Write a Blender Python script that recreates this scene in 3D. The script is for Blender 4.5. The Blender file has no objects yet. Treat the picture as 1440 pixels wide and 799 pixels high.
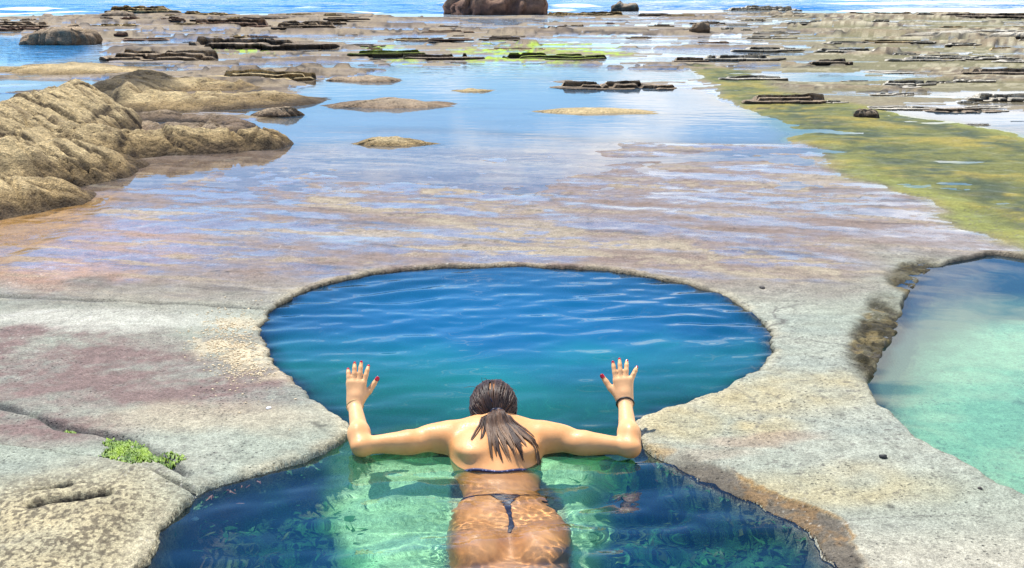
import bpy, math, random
import numpy as np
from mathutils import Vector
from mathutils.bvhtree import BVHTree

# ------------------------------------------------------------------ camera, sky, sun, exposure
S = bpy.context.scene
COL = S.collection
CAM_H, FPX = 1.6, 1600.0
PITCH = math.atan(421.5 / FPX)
cam = bpy.data.objects.new('camera', bpy.data.cameras.new('camera'))
COL.objects.link(cam)
S.camera = cam
cam.location = (0, 0, CAM_H)
cam.rotation_euler = (math.pi / 2 - PITCH, 0, 0)
cam.data.lens = 36.0 * FPX / 1440
cam.data.clip_end = 9000
cam.data.clip_start = 0.05

SUN_AZ, SUN_EL = math.radians(-42), math.radians(66)     # ahead of the camera and to the left
SUN_DIR = Vector((math.sin(SUN_AZ) * math.cos(SUN_EL), math.cos(SUN_AZ) * math.cos(SUN_EL), math.sin(SUN_EL)))
w = bpy.data.worlds.new('World')
S.world = w
w.use_nodes = True
nt = w.node_tree
N, L = nt.nodes, nt.links.new
bg = N['Background']
bg.inputs[1].default_value = 0.12
sky = N.new('ShaderNodeTexSky')
sky.sky_type = 'NISHITA'
sky.sun_disc = False
sky.sun_elevation = SUN_EL
sky.sun_rotation = SUN_AZ
sky.air_density = 1.0
sky.dust_density = 0.4
sky.ozone_density = 2.5
# clouds: noise on the sky direction, thicker low down on the right
tc = N.new('ShaderNodeTexCoord')
sep = N.new('ShaderNodeSeparateXYZ')
L(tc.outputs['Generated'], sep.inputs[0])
mp = N.new('ShaderNodeMapping')
mp.inputs['Scale'].default_value = (1.0, 1.0, 2.6)
L(tc.outputs['Generated'], mp.inputs[0])
nz = N.new('ShaderNodeTexNoise')
nz.inputs['Scale'].default_value = 6.0
nz.inputs['Detail'].default_value = 7
nz.inputs['Roughness'].default_value = 0.58
L(mp.outputs[0], nz.inputs['Vector'])
mx = N.new('ShaderNodeMath'); mx.operation = 'MULTIPLY_ADD'
L(sep.outputs[0], mx.inputs[0]); mx.inputs[1].default_value = 0.30
L(nz.outputs[0], mx.inputs[2])
mz = N.new('ShaderNodeMath'); mz.operation = 'MULTIPLY_ADD'
L(sep.outputs[2], mz.inputs[0]); mz.inputs[1].default_value = -0.34
L(mx.outputs[0], mz.inputs[2])
ramp = N.new('ShaderNodeValToRGB')
ramp.color_ramp.elements[0].position = 0.445
ramp.color_ramp.elements[1].position = 0.60
L(mz.outputs[0], ramp.inputs[0])
tint = N.new('ShaderNodeMix'); tint.data_type = 'RGBA'; tint.blend_type = 'MULTIPLY'
tint.inputs[0].default_value = 1.0
L(sky.outputs[0], tint.inputs[6]); tint.inputs[7].default_value = (0.52, 0.80, 1.10, 1)
cl = N.new('ShaderNodeMix'); cl.data_type = 'RGBA'
L(ramp.outputs[0], cl.inputs[0])
L(tint.outputs[2], cl.inputs[6])
cl.inputs[7].default_value = (8.6, 8.8, 9.2, 1)
L(cl.outputs[2], bg.inputs[0])

sl = bpy.data.lights.new('sun', 'SUN')
sl.energy = 4.4
sl.angle = math.radians(0.5)
sl.color = (1.0, 0.95, 0.86)
sl.cycles.is_caustics_light = True
sun = bpy.data.objects.new('sun', sl)
COL.objects.link(sun)
sun.rotation_euler = SUN_DIR.to_track_quat('Z', 'Y').to_euler()

S.view_settings.view_transform = 'Standard'
S.view_settings.look = 'None'
S.view_settings.exposure = 0.8
S.view_settings.gamma = 1.0
S.cycles.use_denoising = True
S.cycles.max_bounces = 10
S.cycles.transparent_max_bounces = 12
S.cycles.caustics_refractive = True
S.cycles.caustics_reflective = False
S.cycles.sample_clamp_indirect = 4.0

random.seed(4)
RNG = np.random.default_rng(4)

# ------------------------------------------------------------------ geometry helpers
FW = np.array([0, math.cos(PITCH), -math.sin(PITCH)])
UP = np.array([0, math.sin(PITCH), math.cos(PITCH)])
RT = np.array([1.0, 0, 0])
CC = np.array([0, 0, CAM_H])


def ray(px, py):
    d = (px - 720) * RT - (py - 399.5) * UP + FPX * FW
    return d / np.linalg.norm(d)


def at(px, py, z=0.0):
    """survey point (photo pixel, 1440 wide) -> place on the level z"""
    d = ray(px, py)
    return CC + d * (z - CAM_H) / d[2]


def reach(E, px, py, length, mix=1.0):
    d = ray(px, py)
    t0 = (E - CC) @ d
    m = np.linalg.norm(CC + t0 * d - E)
    s = math.sqrt(max(0, length * length - m * m))
    return CC + (t0 + mix * s) * d


def ground_px(X, Y):
    """survey coordinates of a place on the level 0 (inverse of at)"""
    c = Y * FW[1] - CAM_H * FW[2]
    u = Y * UP[1] - CAM_H * UP[2]
    return 720 + FPX * X / c, 399.5 - FPX * u / c


def _hash(ix, iy, seed):
    h = (ix.astype(np.int64) * 374761393 + iy.astype(np.int64) * 668265263 + seed * 974711) & 0x7fffffff
    h = ((h ^ (h >> 13)) * 1274126177) & 0x7fffffff
    return ((h ^ (h >> 16)) & 0xffff) / 65535.0


def vnoise(x, y, seed=0):
    ix, iy = np.floor(x), np.floor(y)
    fx, fy = x - ix, y - iy
    fx = fx * fx * fx * (fx * (fx * 6 - 15) + 10)
    fy = fy * fy * fy * (fy * (fy * 6 - 15) + 10)
    a, b = _hash(ix, iy, seed), _hash(ix + 1, iy, seed)
    c, d = _hash(ix, iy + 1, seed), _hash(ix + 1, iy + 1, seed)
    return (a + (b - a) * fx) * (1 - fy) + (c + (d - c) * fx) * fy


def fbm(x, y, seed=0, octaves=4, gain=0.5):
    """about -1 .. 1"""
    s, a, t = 0, 1, 0
    for k in range(octaves):
        c, q = math.cos(k * 1.1), math.sin(k * 1.1)
        s = s + a * vnoise((c * x - q * y) * 2 ** k, (q * x + c * y) * 2 ** k, seed + 17 * k)
        t += a
        a *= gain
    return (s / t - 0.5) * 2.6


def cells(x, y, seed=0):
    """broken-block pattern: distance to the nearest joint, and a number per block"""
    ix, iy = np.floor(x), np.floor(y)
    f1 = np.full(x.shape, 9.0); f2 = np.full(x.shape, 9.0); idn = np.zeros(x.shape)
    for a in (-1, 0, 1):
        for c in (-1, 0, 1):
            jx, jy = ix + a, iy + c
            d = np.hypot(jx + _hash(jx, jy, seed) - x, jy + _hash(jx, jy, seed + 77) - y)
            near = d < f1
            f2 = np.where(near, f1, np.minimum(f2, d))
            idn = np.where(near, _hash(jx, jy, seed + 33), idn)
            f1 = np.where(near, d, f1)
    return f2 - f1, idn


def sstep(a, b, x):
    t = np.clip((x - a) / (b - a), 0, 1)
    return t * t * (3 - 2 * t)


def smooth_closed(pts, n=2):
    p = np.array(pts, float)
    for _ in range(n):
        q = np.roll(p, -1, 0)
        p = np.stack([.75 * p + .25 * q, .25 * p + .75 * q], 1).reshape(-1, 2)
    return p


def sink(pts, depth):
    """where a point seen through the water surface really lies on a floor that deep"""
    return [(x * (1 + depth / y), y + depth * 1.0) for x, y in pts]


def poly_sd(X, Y, poly):
    """signed distance, positive inside"""
    P = np.array(poly)[:, :2]
    Q = np.roll(P, -1, 0)
    d2 = np.full(X.shape, 1e12)
    ins = np.zeros(X.shape, bool)
    for (ax, ay), (bx, by) in zip(P, Q):
        ex, ey = bx - ax, by - ay
        t = np.clip(((X - ax) * ex + (Y - ay) * ey) / (ex * ex + ey * ey + 1e-12), 0, 1)
        d2 = np.minimum(d2, (X - ax - t * ex) ** 2 + (Y - ay - t * ey) ** 2)
        if ay != by:
            c = ((ay > Y) != (by > Y)) & (X < ex * (Y - ay) / ey + ax)
            ins ^= c
    d = np.sqrt(d2)
    return np.where(ins, d, -d)


def line_d(X, Y, pts):
    d2 = np.full(X.shape, 1e12)
    for (ax, ay), (bx, by) in zip(pts[:-1], pts[1:]):
        ex, ey = bx - ax, by - ay
        t = np.clip(((X - ax) * ex + (Y - ay) * ey) / (ex * ex + ey * ey + 1e-12), 0, 1)
        d2 = np.minimum(d2, (X - ax - t * ex) ** 2 + (Y - ay - t * ey) ** 2)
    return np.sqrt(d2)


def g2(pts):
    return [tuple(at(x, y)[:2]) for x, y in pts]


def mesh_np(name, V, F, smooth=True):
    me = bpy.data.meshes.new(name)
    V = np.asarray(V, np.float32)
    F = np.asarray(F, np.int32)
    k = F.shape[1]
    me.vertices.add(len(V))
    me.vertices.foreach_set('co', V.ravel())
    me.loops.add(F.size)
    me.loops.foreach_set('vertex_index', F.ravel())
    me.polygons.add(len(F))
    me.polygons.foreach_set('loop_start', np.arange(0, F.size, k, dtype=np.int32))
    me.polygons.foreach_set('loop_total', np.full(len(F), k, np.int32))
    me.polygons.foreach_set('use_smooth', np.full(len(F), smooth))
    me.update(calc_edges=True)
    me.validate()
    return me


def link(name, me, mat, parent=None, kind=None):
    o = bpy.data.objects.new(name, me)
    COL.objects.link(o)
    if mat:
        me.materials.append(mat)
    if parent:
        o.parent = parent
    if kind:
        o['kind'] = kind
    return o


def tag(o, label, cat, group=None, kind=None):
    o['label'] = label
    o['category'] = cat
    if group: o['group'] = group
    if kind: o['kind'] = kind
    return o


def set_attr(me, name, val):
    val = np.asarray(val, np.float32)
    if val.ndim == 2:
        a = me.attributes.new(name, 'FLOAT_COLOR', 'POINT')
        if val.shape[1] == 3:
            val = np.concatenate([val, np.ones((len(val), 1), np.float32)], 1)
        a.data.foreach_set('color', val.ravel())
    else:
        a = me.attributes.new(name, 'FLOAT', 'POINT')
        a.data.foreach_set('value', val.ravel())


def grid_quads(nr, nc):
    i = np.arange(nr * nc).reshape(nr, nc)
    return np.stack([i[:-1, :-1], i[:-1, 1:], i[1:, 1:], i[1:, :-1]], -1).reshape(-1, 4)


def compact(V, F, keep):
    F = F[keep]
    used = np.unique(F)
    m = np.full(len(V), -1, np.int64)
    m[used] = np.arange(len(used))
    return V[used], m[F], used


# ------------------------------------------------------------------ material helpers
def new_mat(name):
    m = bpy.data.materials.new(name)
    m.use_nodes = True
    return m, m.node_tree, m.node_tree.nodes['Principled BSDF']


def node(nt, kind, **kw):
    n = nt.nodes.new(kind)
    for k, v in kw.items():
        if k.startswith('i_'):
            n.inputs[int(k[2:])].default_value = v
        else:
            setattr(n, k, v)
    return n


def noise(nt, scale, detail=4, rough=.55, vec=None):
    n = nt.nodes.new('ShaderNodeTexNoise')
    n.inputs['Scale'].default_value = scale
    n.inputs['Detail'].default_value = detail
    n.inputs['Roughness'].default_value = rough
    if vec is not None:
        nt.links.new(vec, n.inputs['Vector'])
    return n


def maprange(nt, src, a, b, c, d):
    n = nt.nodes.new('ShaderNodeMapRange')
    n.inputs[1].default_value, n.inputs[2].default_value = a, b
    n.inputs[3].default_value, n.inputs[4].default_value = c, d
    nt.links.new(src, n.inputs[0])
    return n


def rock_material(name, scale=1.0, wet_rough=0.05, dry_rough=0.85, bump=0.02):
    """vertex colour x fine grain, gloss from the attribute Wet"""
    m, nt, b = new_mat(name)
    L = nt.links.new
    geo = node(nt, 'ShaderNodeNewGeometry')
    col = node(nt, 'ShaderNodeAttribute', attribute_name='Col')
    wet = node(nt, 'ShaderNodeAttribute', attribute_name='Wet')
    n1 = noise(nt, 85 * scale, 4, .7, geo.outputs['Position'])
    n0 = noise(nt, 240 * scale, 2, .6, geo.outputs['Position'])
    r0 = maprange(nt, n0.outputs[0], .38, .62, .74, 1.22)
    n2 = noise(nt, 14 * scale, 6, .68, geo.outputs['Position'])
    r1 = maprange(nt, n1.outputs[0], .32, .68, .62, 1.30)
    r2 = maprange(nt, n2.outputs[0], .3, .7, .70, 1.25)
    mul = node(nt, 'ShaderNodeMath', operation='MULTIPLY')
    L(r1.outputs[0], mul.inputs[0]); L(r2.outputs[0], mul.inputs[1])
    mix = node(nt, 'ShaderNodeMix', data_type='RGBA', blend_type='MULTIPLY')
    mix.inputs[0].default_value = 1
    vor = node(nt, 'ShaderNodeTexVoronoi')
    vor.inputs['Scale'].default_value = 46 * scale
    L(geo.outputs['Position'], vor.inputs['Vector'])
    pm = maprange(nt, vor.outputs['Distance'], .10, .22, 0, 1)
    n4 = noise(nt, 3.1 * scale, 3, .6, geo.outputs['Position'])
    pk = maprange(nt, n4.outputs[0], .46, .60, 1.0, 0.0)
    pq = node(nt, 'ShaderNodeMath', operation='MAXIMUM')
    L(pm.outputs[0], pq.inputs[0]); L(pk.outputs[0], pq.inputs[1])
    pr = maprange(nt, pq.outputs[0], 0, 1, .45, 1)
    mul3 = node(nt, 'ShaderNodeMath', operation='MULTIPLY')
    L(mul.outputs[0], mul3.inputs[0]); L(pr.outputs[0], mul3.inputs[1])
    mul = mul3
    mul2 = node(nt, 'ShaderNodeMath', operation='MULTIPLY')
    L(mul.outputs[0], mul2.inputs[0]); L(r0.outputs[0], mul2.inputs[1])
    L(col.outputs['Color'], mix.inputs[6]); L(mul2.outputs[0], mix.inputs[7])
    L(mix.outputs[2], b.inputs['Base Color'])
    # patchy film of water
    n3 = noise(nt, 5 * scale, 6, .6, geo.outputs['Position'])
    wa = node(nt, 'ShaderNodeMath', operation='MULTIPLY_ADD')
    L(n3.outputs[0], wa.inputs[0]); wa.inputs[1].default_value = .9
    L(wet.outputs['Fac'], wa.inputs[2])
    rr = maprange(nt, wa.outputs[0], .75, 1.2, dry_rough, wet_rough)
    L(rr.outputs[0], b.inputs['Roughness'])
    sp = maprange(nt, wa.outputs[0], .75, 1.2, .25, .42)
    L(sp.outputs[0], b.inputs['Specular IOR Level'])
    bs = maprange(nt, wa.outputs[0], .7, 1.15, 1.0, 0.06)
    bm = node(nt, 'ShaderNodeBump')
    bm.inputs['Distance'].default_value = bump
    L(bs.outputs[0], bm.inputs['Strength'])
    h0 = node(nt, 'ShaderNodeMath', operation='ADD')
    L(n1.outputs[0], h0.inputs[0]); L(pq.outputs[0], h0.inputs[1])
    hh = node(nt, 'ShaderNodeMath', operation='ADD')
    L(h0.outputs[0], hh.inputs[0]); L(n2.outputs[0], hh.inputs[1])
    L(hh.outputs[0], bm.inputs['Height'])
    L(bm.outputs[0], b.inputs['Normal'])
    return m


def pool_water_material(name):
    """clear water: refraction tinted by how deep the pool is, blue light scattered back by the deep part, mirror on top"""
    m = bpy.data.materials.new(name)
    m.use_nodes = True
    nt = m.node_tree
    nt.nodes.clear()
    L = nt.links.new
    out = node(nt, 'ShaderNodeOutputMaterial')
    tint = node(nt, 'ShaderNodeAttribute', attribute_name='Tint')
    body = node(nt, 'ShaderNodeAttribute', attribute_name='Body')
    fac = node(nt, 'ShaderNodeAttribute', attribute_name='Murk')
    fr = node(nt, 'ShaderNodeFresnel')
    fr.inputs[0].default_value = 1.33
    gl = node(nt, 'ShaderNodeBsdfGlossy')
    gl.inputs['Roughness'].default_value = 0.0
    rf = node(nt, 'ShaderNodeBsdfRefraction')
    rf.inputs['IOR'].default_value = 1.33
    rf.inputs['Roughness'].default_value = 0.0
    L(tint.outputs['Color'], rf.inputs['Color'])
    df = node(nt, 'ShaderNodeBsdfDiffuse')
    L(body.outputs['Color'], df.inputs['Color'])
    m1 = node(nt, 'ShaderNodeMixShader')
    L(fac.outputs['Fac'], m1.inputs[0]); L(rf.outputs[0], m1.inputs[1]); L(df.outputs[0], m1.inputs[2])
    m2 = node(nt, 'ShaderNodeMixShader')
    L(fr.outputs[0], m2.inputs[0]); L(m1.outputs[0], m2.inputs[1]); L(gl.outputs[0], m2.inputs[2])
    L(m2.outputs[0], out.inputs[0])
    return m


def sheet_water_material(name, bump_scale, bump_dist, foam_scale=3.0):
    """a few centimetres of clear water: nothing bent, only tinted, with its mirror; Foam turns it white"""
    m = bpy.data.materials.new(name)
    m.use_nodes = True
    nt = m.node_tree
    nt.nodes.clear()
    L = nt.links.new
    out = node(nt, 'ShaderNodeOutputMaterial')
    geo = node(nt, 'ShaderNodeNewGeometry')
    tint = node(nt, 'ShaderNodeAttribute', attribute_name='Tint')
    body = node(nt, 'ShaderNodeAttribute', attribute_name='Body')
    fac = node(nt, 'ShaderNodeAttribute', attribute_name='Murk')
    foam = node(nt, 'ShaderNodeAttribute', attribute_name='Foam')
    chop = node(nt, 'ShaderNodeAttribute', attribute_name='Chop')
    mp = node(nt, 'ShaderNodeMapping')
    mp.inputs['Scale'].default_value = (.45, 1, 1)
    L(geo.outputs['Position'], mp.inputs[0])
    n1 = noise(nt, bump_scale, 3, .55, mp.outputs[0])
    bm = node(nt, 'ShaderNodeBump')
    bm.inputs['Distance'].default_value = bump_dist
    L(chop.outputs['Fac'], bm.inputs['Strength'])
    L(n1.outputs[0], bm.inputs['Height'])
    fr = node(nt, 'ShaderNodeFresnel')
    fr.inputs[0].default_value = 1.33
    L(bm.outputs[0], fr.inputs['Normal'])
    gl = node(nt, 'ShaderNodeBsdfGlossy')
    gl.inputs['Roughness'].default_value = 0.03
    L(bm.outputs[0], gl.inputs['Normal'])
    tr = node(nt, 'ShaderNodeBsdfTransparent')
    L(tint.outputs['Color'], tr.inputs['Color'])
    df = node(nt, 'ShaderNodeBsdfDiffuse')
    L(body.outputs['Color'], df.inputs['Color'])
    m1 = node(nt, 'ShaderNodeMixShader')
    L(fac.outputs['Fac'], m1.inputs[0]); L(tr.outputs[0], m1.inputs[1]); L(df.outputs[0], m1.inputs[2])
    m2 = node(nt, 'ShaderNodeMixShader')
    L(fr.outputs[0], m2.inputs[0]); L(m1.outputs[0], m2.inputs[1]); L(gl.outputs[0], m2.inputs[2])
    nf = noise(nt, foam_scale, 6, .7, mp.outputs[0])
    ff = node(nt, 'ShaderNodeMath', operation='MULTIPLY_ADD')
    L(nf.outputs[0], ff.inputs[0]); ff.inputs[1].default_value = 1.2; L(foam.outputs['Fac'], ff.inputs[2])
    fm = maprange(nt, ff.outputs[0], .95, 1.25, 0, 1)
    wd = node(nt, 'ShaderNodeBsdfDiffuse')
    wd.inputs['Color'].default_value = (.85, .87, .88, 1)
    m3 = node(nt, 'ShaderNodeMixShader')
    L(fm.outputs[0], m3.inputs[0]); L(m2.outputs[0], m3.inputs[1]); L(wd.outputs[0], m3.inputs[2])
    L(m3.outputs[0], out.inputs[0])
    return m


def plain(name, colour, rough=.5, **kw):
    m, nt, b = new_mat(name)
    b.inputs['Base Color'].default_value = (*colour, 1)
    b.inputs['Roughness'].default_value = rough
    for k, v in kw.items():
        b.inputs[k].default_value = v
    return m


# ------------------------------------------------------------------ the plan of the shelf (surveyed points)
WZ = -0.020            # water level of the figure-eight pool
RZ = -0.030            # the pool on the right lies lower
TZ = -0.018            # tide water on the outer shelf

UPPER = [(371, 470), (374, 440), (392, 424), (430, 405), (480, 391), (540, 380), (620, 373), (720, 370), (800, 372), (880, 380), (960, 394),
         (1020, 412), (1062, 435), (1087, 462), (1091, 484), (1076, 510), (1046, 533), (1005, 553), (950, 570), (905, 582), (893, 592),
         (893, 604), (900, 622), (930, 640), (985, 666), (1060, 702), (1130, 742), (1200, 812), (1262, 905), (1290, 1100), (60, 1100), (100, 905),
         (168, 812), (206, 770), (240, 735), (270, 700), (282, 684), (330, 668), (388, 652), (440, 634), (478, 622), (489, 610), (487, 594),
         (476, 578), (446, 556), (412, 532), (386, 505), (374, 486)]
RIGHT = [(1404, 352), (1370, 357), (1335, 364), (1298, 384), (1274, 408), (1272, 440), (1258, 472), (1238, 506), (1220, 537), (1242, 570),
         (1290, 610), (1350, 645), (1420, 682), (1500, 720), (1700, 760), (1850, 640), (1800, 470), (1640, 390), (1500, 362), (1445, 360)]
GP = smooth_closed(g2(UPPER), 2)
GR = smooth_closed(g2(RIGHT), 2)
NOTCH = g2([(372, 436), (430, 408), (490, 390)])
SAND = smooth_closed(sink(g2([(458, 712), (462, 690), (500, 655), (540, 640), (830, 640), (846, 700), (848, 760), (840, 860), (800, 990), (560, 990), (500, 860), (470, 770)]), .30), 2)
RSAND = smooth_closed(sink(g2([(1300, 505), (1240, 560), (1230, 610), (1300, 680), (1440, 750), (1640, 800), (1700, 560), (1600, 460), (1420, 436), (1340, 455)]), .30), 2)
CHANNEL = smooth_closed(g2([(955, 85), (1000, 128), (1075, 180), (1180, 240), (1290, 292), (1385, 322), (1436, 356), (1520, 380), (1800, 380),
                            (1760, 250), (1420, 180), (1240, 150), (1130, 138), (1060, 100)]), 2)
PUDDLE = smooth_closed(g2([(-60, 400), (20, 368), (80, 332), (150, 290), (165, 268), (95, 285), (-80, 310)]), 2)
SLAB_EDGE = g2([(-60, 618), (0, 630), (60, 637), (150, 650), (220, 668), (275, 690)])


def floor_depth(X, Y, d, dsand):
    """depth of the figure-eight pool below the shelf as a function of the place"""
    bowl = 0.55 + 0.75 * sstep(0.05, 0.9, d)
    up = sstep(3.95, 4.9, Y)
    bowl = bowl * (0.62 + 0.75 * up)
    n = fbm(X * 2.2, Y * 2.2, 31, 4) * .14
    sandz = 0.30 + 0.03 * fbm(X * 3, Y * 3, 33, 2)
    s = sstep(-.06, .06, dsand + .05 * fbm(X * 6, Y * 6, 32, 3))
    return (bowl + n) * (1 - s) + sandz * s


def shelf(X, Y, detail=True):
    """height and everything the paint needs"""
    px, py = ground_px(X, Y)
    q = {}
    dist = np.sqrt(X * X + Y * Y)
    near = 1 - sstep(8, 14, Y)
    dp = poly_sd(X, Y, GP) + .028 * fbm(X * 4, Y * 4, 1, 4) + .012 * fbm(X * 13, Y * 13, 4, 3) + .008 * fbm(X * 30, Y * 30, 2, 2)
    dr = poly_sd(X, Y, GR) + .03 * fbm(X * 5, Y * 5, 3, 4)
    ds = poly_sd(X, Y, SAND)
    drs = poly_sd(X, Y, RSAND)
    dc = poly_sd(X, Y, CHANNEL) + .22 * fbm(X * 1.3, Y * 1.3, 5, 4)
    dd = poly_sd(X, Y, PUDDLE) + .06 * fbm(X * 4, Y * 4, 6, 3)
    q.update(dp=dp, dr=dr, ds=ds, drs=drs, dc=dc, dd=dd, px=px, py=py)
    base = .010 * fbm(X * .9, Y * .9, 7, 4) + .004 * fbm(X * 5, Y * 5, 8, 3) * near
    # raised block in the near left corner, split off by a crack
    lx, ly = np.array(SLAB_EDGE).T
    edge_y = np.interp(X, lx, ly)
    blk = (X < lx[-1] + .02) * sstep(.0, .05, edge_y - Y + .012 * fbm(X * 8, Y * 8, 9, 3))
    base = base + .035 * blk * sstep(-.0, .25, -dp)
    # outer shelf: lower, broken, mostly drowned
    st_ = fbm(X * .8, Y * 2.4, 26, 4)
    far = sstep(10.9, 12.6, Y + .5 * fbm(X * .6, Y * .6, 10, 3))
    band = fbm(X * .10, Y * .42, 11, 5, .55)
    rough = fbm(X * .5, Y * 1.3, 12, 4)
    q['band'] = band
    right = sstep(0.16, .30, X / np.maximum(Y, 1) + .03 * fbm(Y * .3, X * .1, 13, 2)) * sstep(13, 20, Y)
    mir = poly_sd(X, Y, MIRROR)
    q['mir'] = mir
    mr = sstep(-.6, .8, mir + .5 * fbm(X * .5, Y * .5, 19, 3))
    loc = fbm(X * .22, Y * .75, 23, 5, .58)
    drop = TZ - .020 + .045 * loc * sstep(11.5, 15, Y) + .020 * sstep(13, 20, Y) + .018 * rough * sstep(11, 14, Y) + .02 * np.maximum(band, 0) * sstep(14, 24, Y)
    drop = np.clip(drop, TZ - .05, TZ + .035 + .01 * rough)
    drop = drop * (1 - mr) + (TZ - .03 + .012 * rough) * mr
    # flat plates of rock that end in small scarps
    sl_ = sstep(-.02, -.16, X / np.maximum(Y, 1)) * sstep(12.5, 15, Y)
    plate = fbm(X * .22 + 3, Y * .60, 29, 6, .60) + .50 * sl_ + .30 * right + .16 * sstep(26, 42, Y) - .50
    k1, k2 = sstep(.00, .06, plate), sstep(.34, .40, plate)
    reefh = (.055 * k1 + .10 * k2 + .05 * np.clip(plate, 0, 1) + .02 * k1 * fbm(X * .9, Y * 1.8, 25, 4)) * sstep(12.8, 15, Y) * (.6 + .4 * sstep(15, 26, Y))
    q['foot'] = np.maximum(np.exp(-((plate - .03) / .07) ** 2), np.exp(-((plate - .37) / .06) ** 2)) * sstep(12.8, 15, Y) * (1 - mr)
    q['plate'] = k1 * sstep(12.8, 15, Y)
    drop = drop + reefh * (1 - mr)
    drop = drop + right * (.014 + .03 * np.maximum(fbm(X * .16, Y * .8, 14, 4), -.4))
    q['right'] = right
    base = base - (.017 - .004 * st_) * sstep(7.6, 9.5, Y)
    base = base * (1 - far) + drop * far
    mat_ = fbm(X * 1.0 + 9, Y * 2.0, 51, 5, .6)
    deep_ = np.exp(-((dc - .9) / .6) ** 2) * sstep(11, 8.5, Y)
    base = base * (1 - sstep(-.1, .4, dc)) + (TZ + .014 + .022 * mat_ - .006 * deep_) * sstep(-.1, .4, dc)
    base = base - .012 * sstep(-.08, .12, dd)
    # long low lip that holds the mirror of water back
    lip = np.abs(py - (189 + .012 * (px - 480) + 8 * np.sin(px * .008)))
    base = base + .03 * np.exp(-(lip / 5.0) ** 2) * sstep(400, 520, px) * (1 - sstep(1120, 1260, px)) * (.6 + .5 * fbm(X * 2, Y * .5, 15, 3))
    # seaward edge
    coast = 60 + 7 * fbm(X * .06, X * 0 + 3, 16, 4) + 6 * sstep(2, 14, X)
    base = base - 1.6 * sstep(0, 9, Y - coast)
    q['coast'] = coast
    # the bay that cuts in on the left
    inlet = poly_sd(X, Y, INLET) if detail else np.full(X.shape, -9.0)
    q['inlet'] = inlet
    base = base - .5 * sstep(-.6, 1.2, inlet + .8 * fbm(X * .4, Y * .4, 18, 3))
    # cracks
    c1 = line_d(X, Y, CR1) + .012 * fbm(X * 6, Y * 6, 20, 3)
    c2 = line_d(X, Y, CR2) + .012 * fbm(X * 6, Y * 6, 21, 3)
    c3 = np.abs(edge_y - Y) + np.where(X > lx[-1], 9, 0)
    c4 = line_d(X, Y, CR4) + .01 * fbm(X * 6, Y * 6, 22, 3)
    q.update(c1=c1, c2=c2, c3=c3, c4=c4)
    base = base - .03 * np.exp(-(c1 / .018) ** 2) - .015 * np.exp(-(c2 / .015) ** 2) - .03 * np.exp(-(c3 / .015) ** 2)
    hol = np.maximum(np.exp(-((line_d(X, Y, HOL1) + .012 * fbm(X * 14, Y * 14, 30, 3)) / .020) ** 2), .8 * np.exp(-((line_d(X, Y, HOL2) + .010 * fbm(X * 14, Y * 14, 30, 3)) / .010) ** 2))
    q['hol'] = hol
    base = base - .05 * hol
    # figure-eight pool
    fl = floor_depth(X, Y, dp, ds)
    edge = -.010 * np.exp(-(np.minimum(dp, 0) / .02) ** 2)
    base = np.where(dp < 0, base + edge, base)
    wall = sstep(-.004, .10, dp)
    wallz = -.010 - (fl - .010) * (0.25 * sstep(-.004, .03, dp) + .75 * wall)
    h = np.where(dp > -.004, np.minimum(wallz + base * (1 - wall), base), base)
    # right pool: two mossy, crumbled stretches of its rim slope down to the water
    moss = np.maximum(1 - sstep(.55, 1.1, np.sqrt(((px - 1240) / 56) ** 2 + ((py - 482) / 72) ** 2)), 1 - sstep(.55, 1.1, np.sqrt(((px - 1290) / 52) ** 2 + ((py - 386) / 30) ** 2)))
    mos = moss * sstep(-.24, -.15, dr + .05 * fbm(X * 9, Y * 9, 27, 3))
    q['mos'] = mos
    # a wet dark step below the slab on the right of the near pool
    stp = sstep(-.115, -.085, dp + .03 * fbm(X * 5, Y * 5, 59, 3)) * (dp < .0) * sstep(898, 940, px) * sstep(628, 660, py) * (X > 0)
    q['stp'] = stp
    h = h - stp * (.010 + .006 * fbm(X * 20, Y * 20, 60, 3))
    h = h - mos * (.006 + .022 * sstep(-.22, 0.02, dr) + .022 * fbm(X * 16, Y * 16, 28, 4))
    fr = .30 + .22 * sstep(.1, .8, dr) + .05 * fbm(X * 3, Y * 3, 24, 3)
    srs = sstep(-.15, .1, drs)
    fr = fr * (1 - srs) + .30 * srs
    wr = sstep(-.02, .07, dr)
    h = np.where(dr > -.02, h * (1 - wr) - fr * wr, h)
    q['fl'], q['fr'] = fl, fr
    return h, q


MIRROR = smooth_closed(g2([(395, 120), (470, 100), (620, 100), (760, 112), (960, 122), (1060, 170), (1180, 235), (1000, 196), (760, 188), (480, 186), (400, 176), (360, 150)]), 2)
INLET = smooth_closed(g2([(-500, 52), (-300, 88), (0, 90), (70, 86), (128, 80), (150, 66), (120, 52), (60, 54), (0, 50), (-200, 44)]), 2)
CR1 = g2([(-80, 548), (0, 570), (45, 582), (85, 600), (140, 607), (190, 618), (225, 640), (262, 668)])
CR2 = g2([(-80, 410), (0, 416), (80, 421), (180, 424), (280, 428), (372, 434)])
HOL1 = g2([(52, 722), (78, 717), (112, 713), (148, 708)])
HOL2 = g2([(46, 704), (68, 701), (98, 695)])
CR4 = g2([(1030, 545), (1062, 566), (1070, 590), (1062, 606)])

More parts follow.
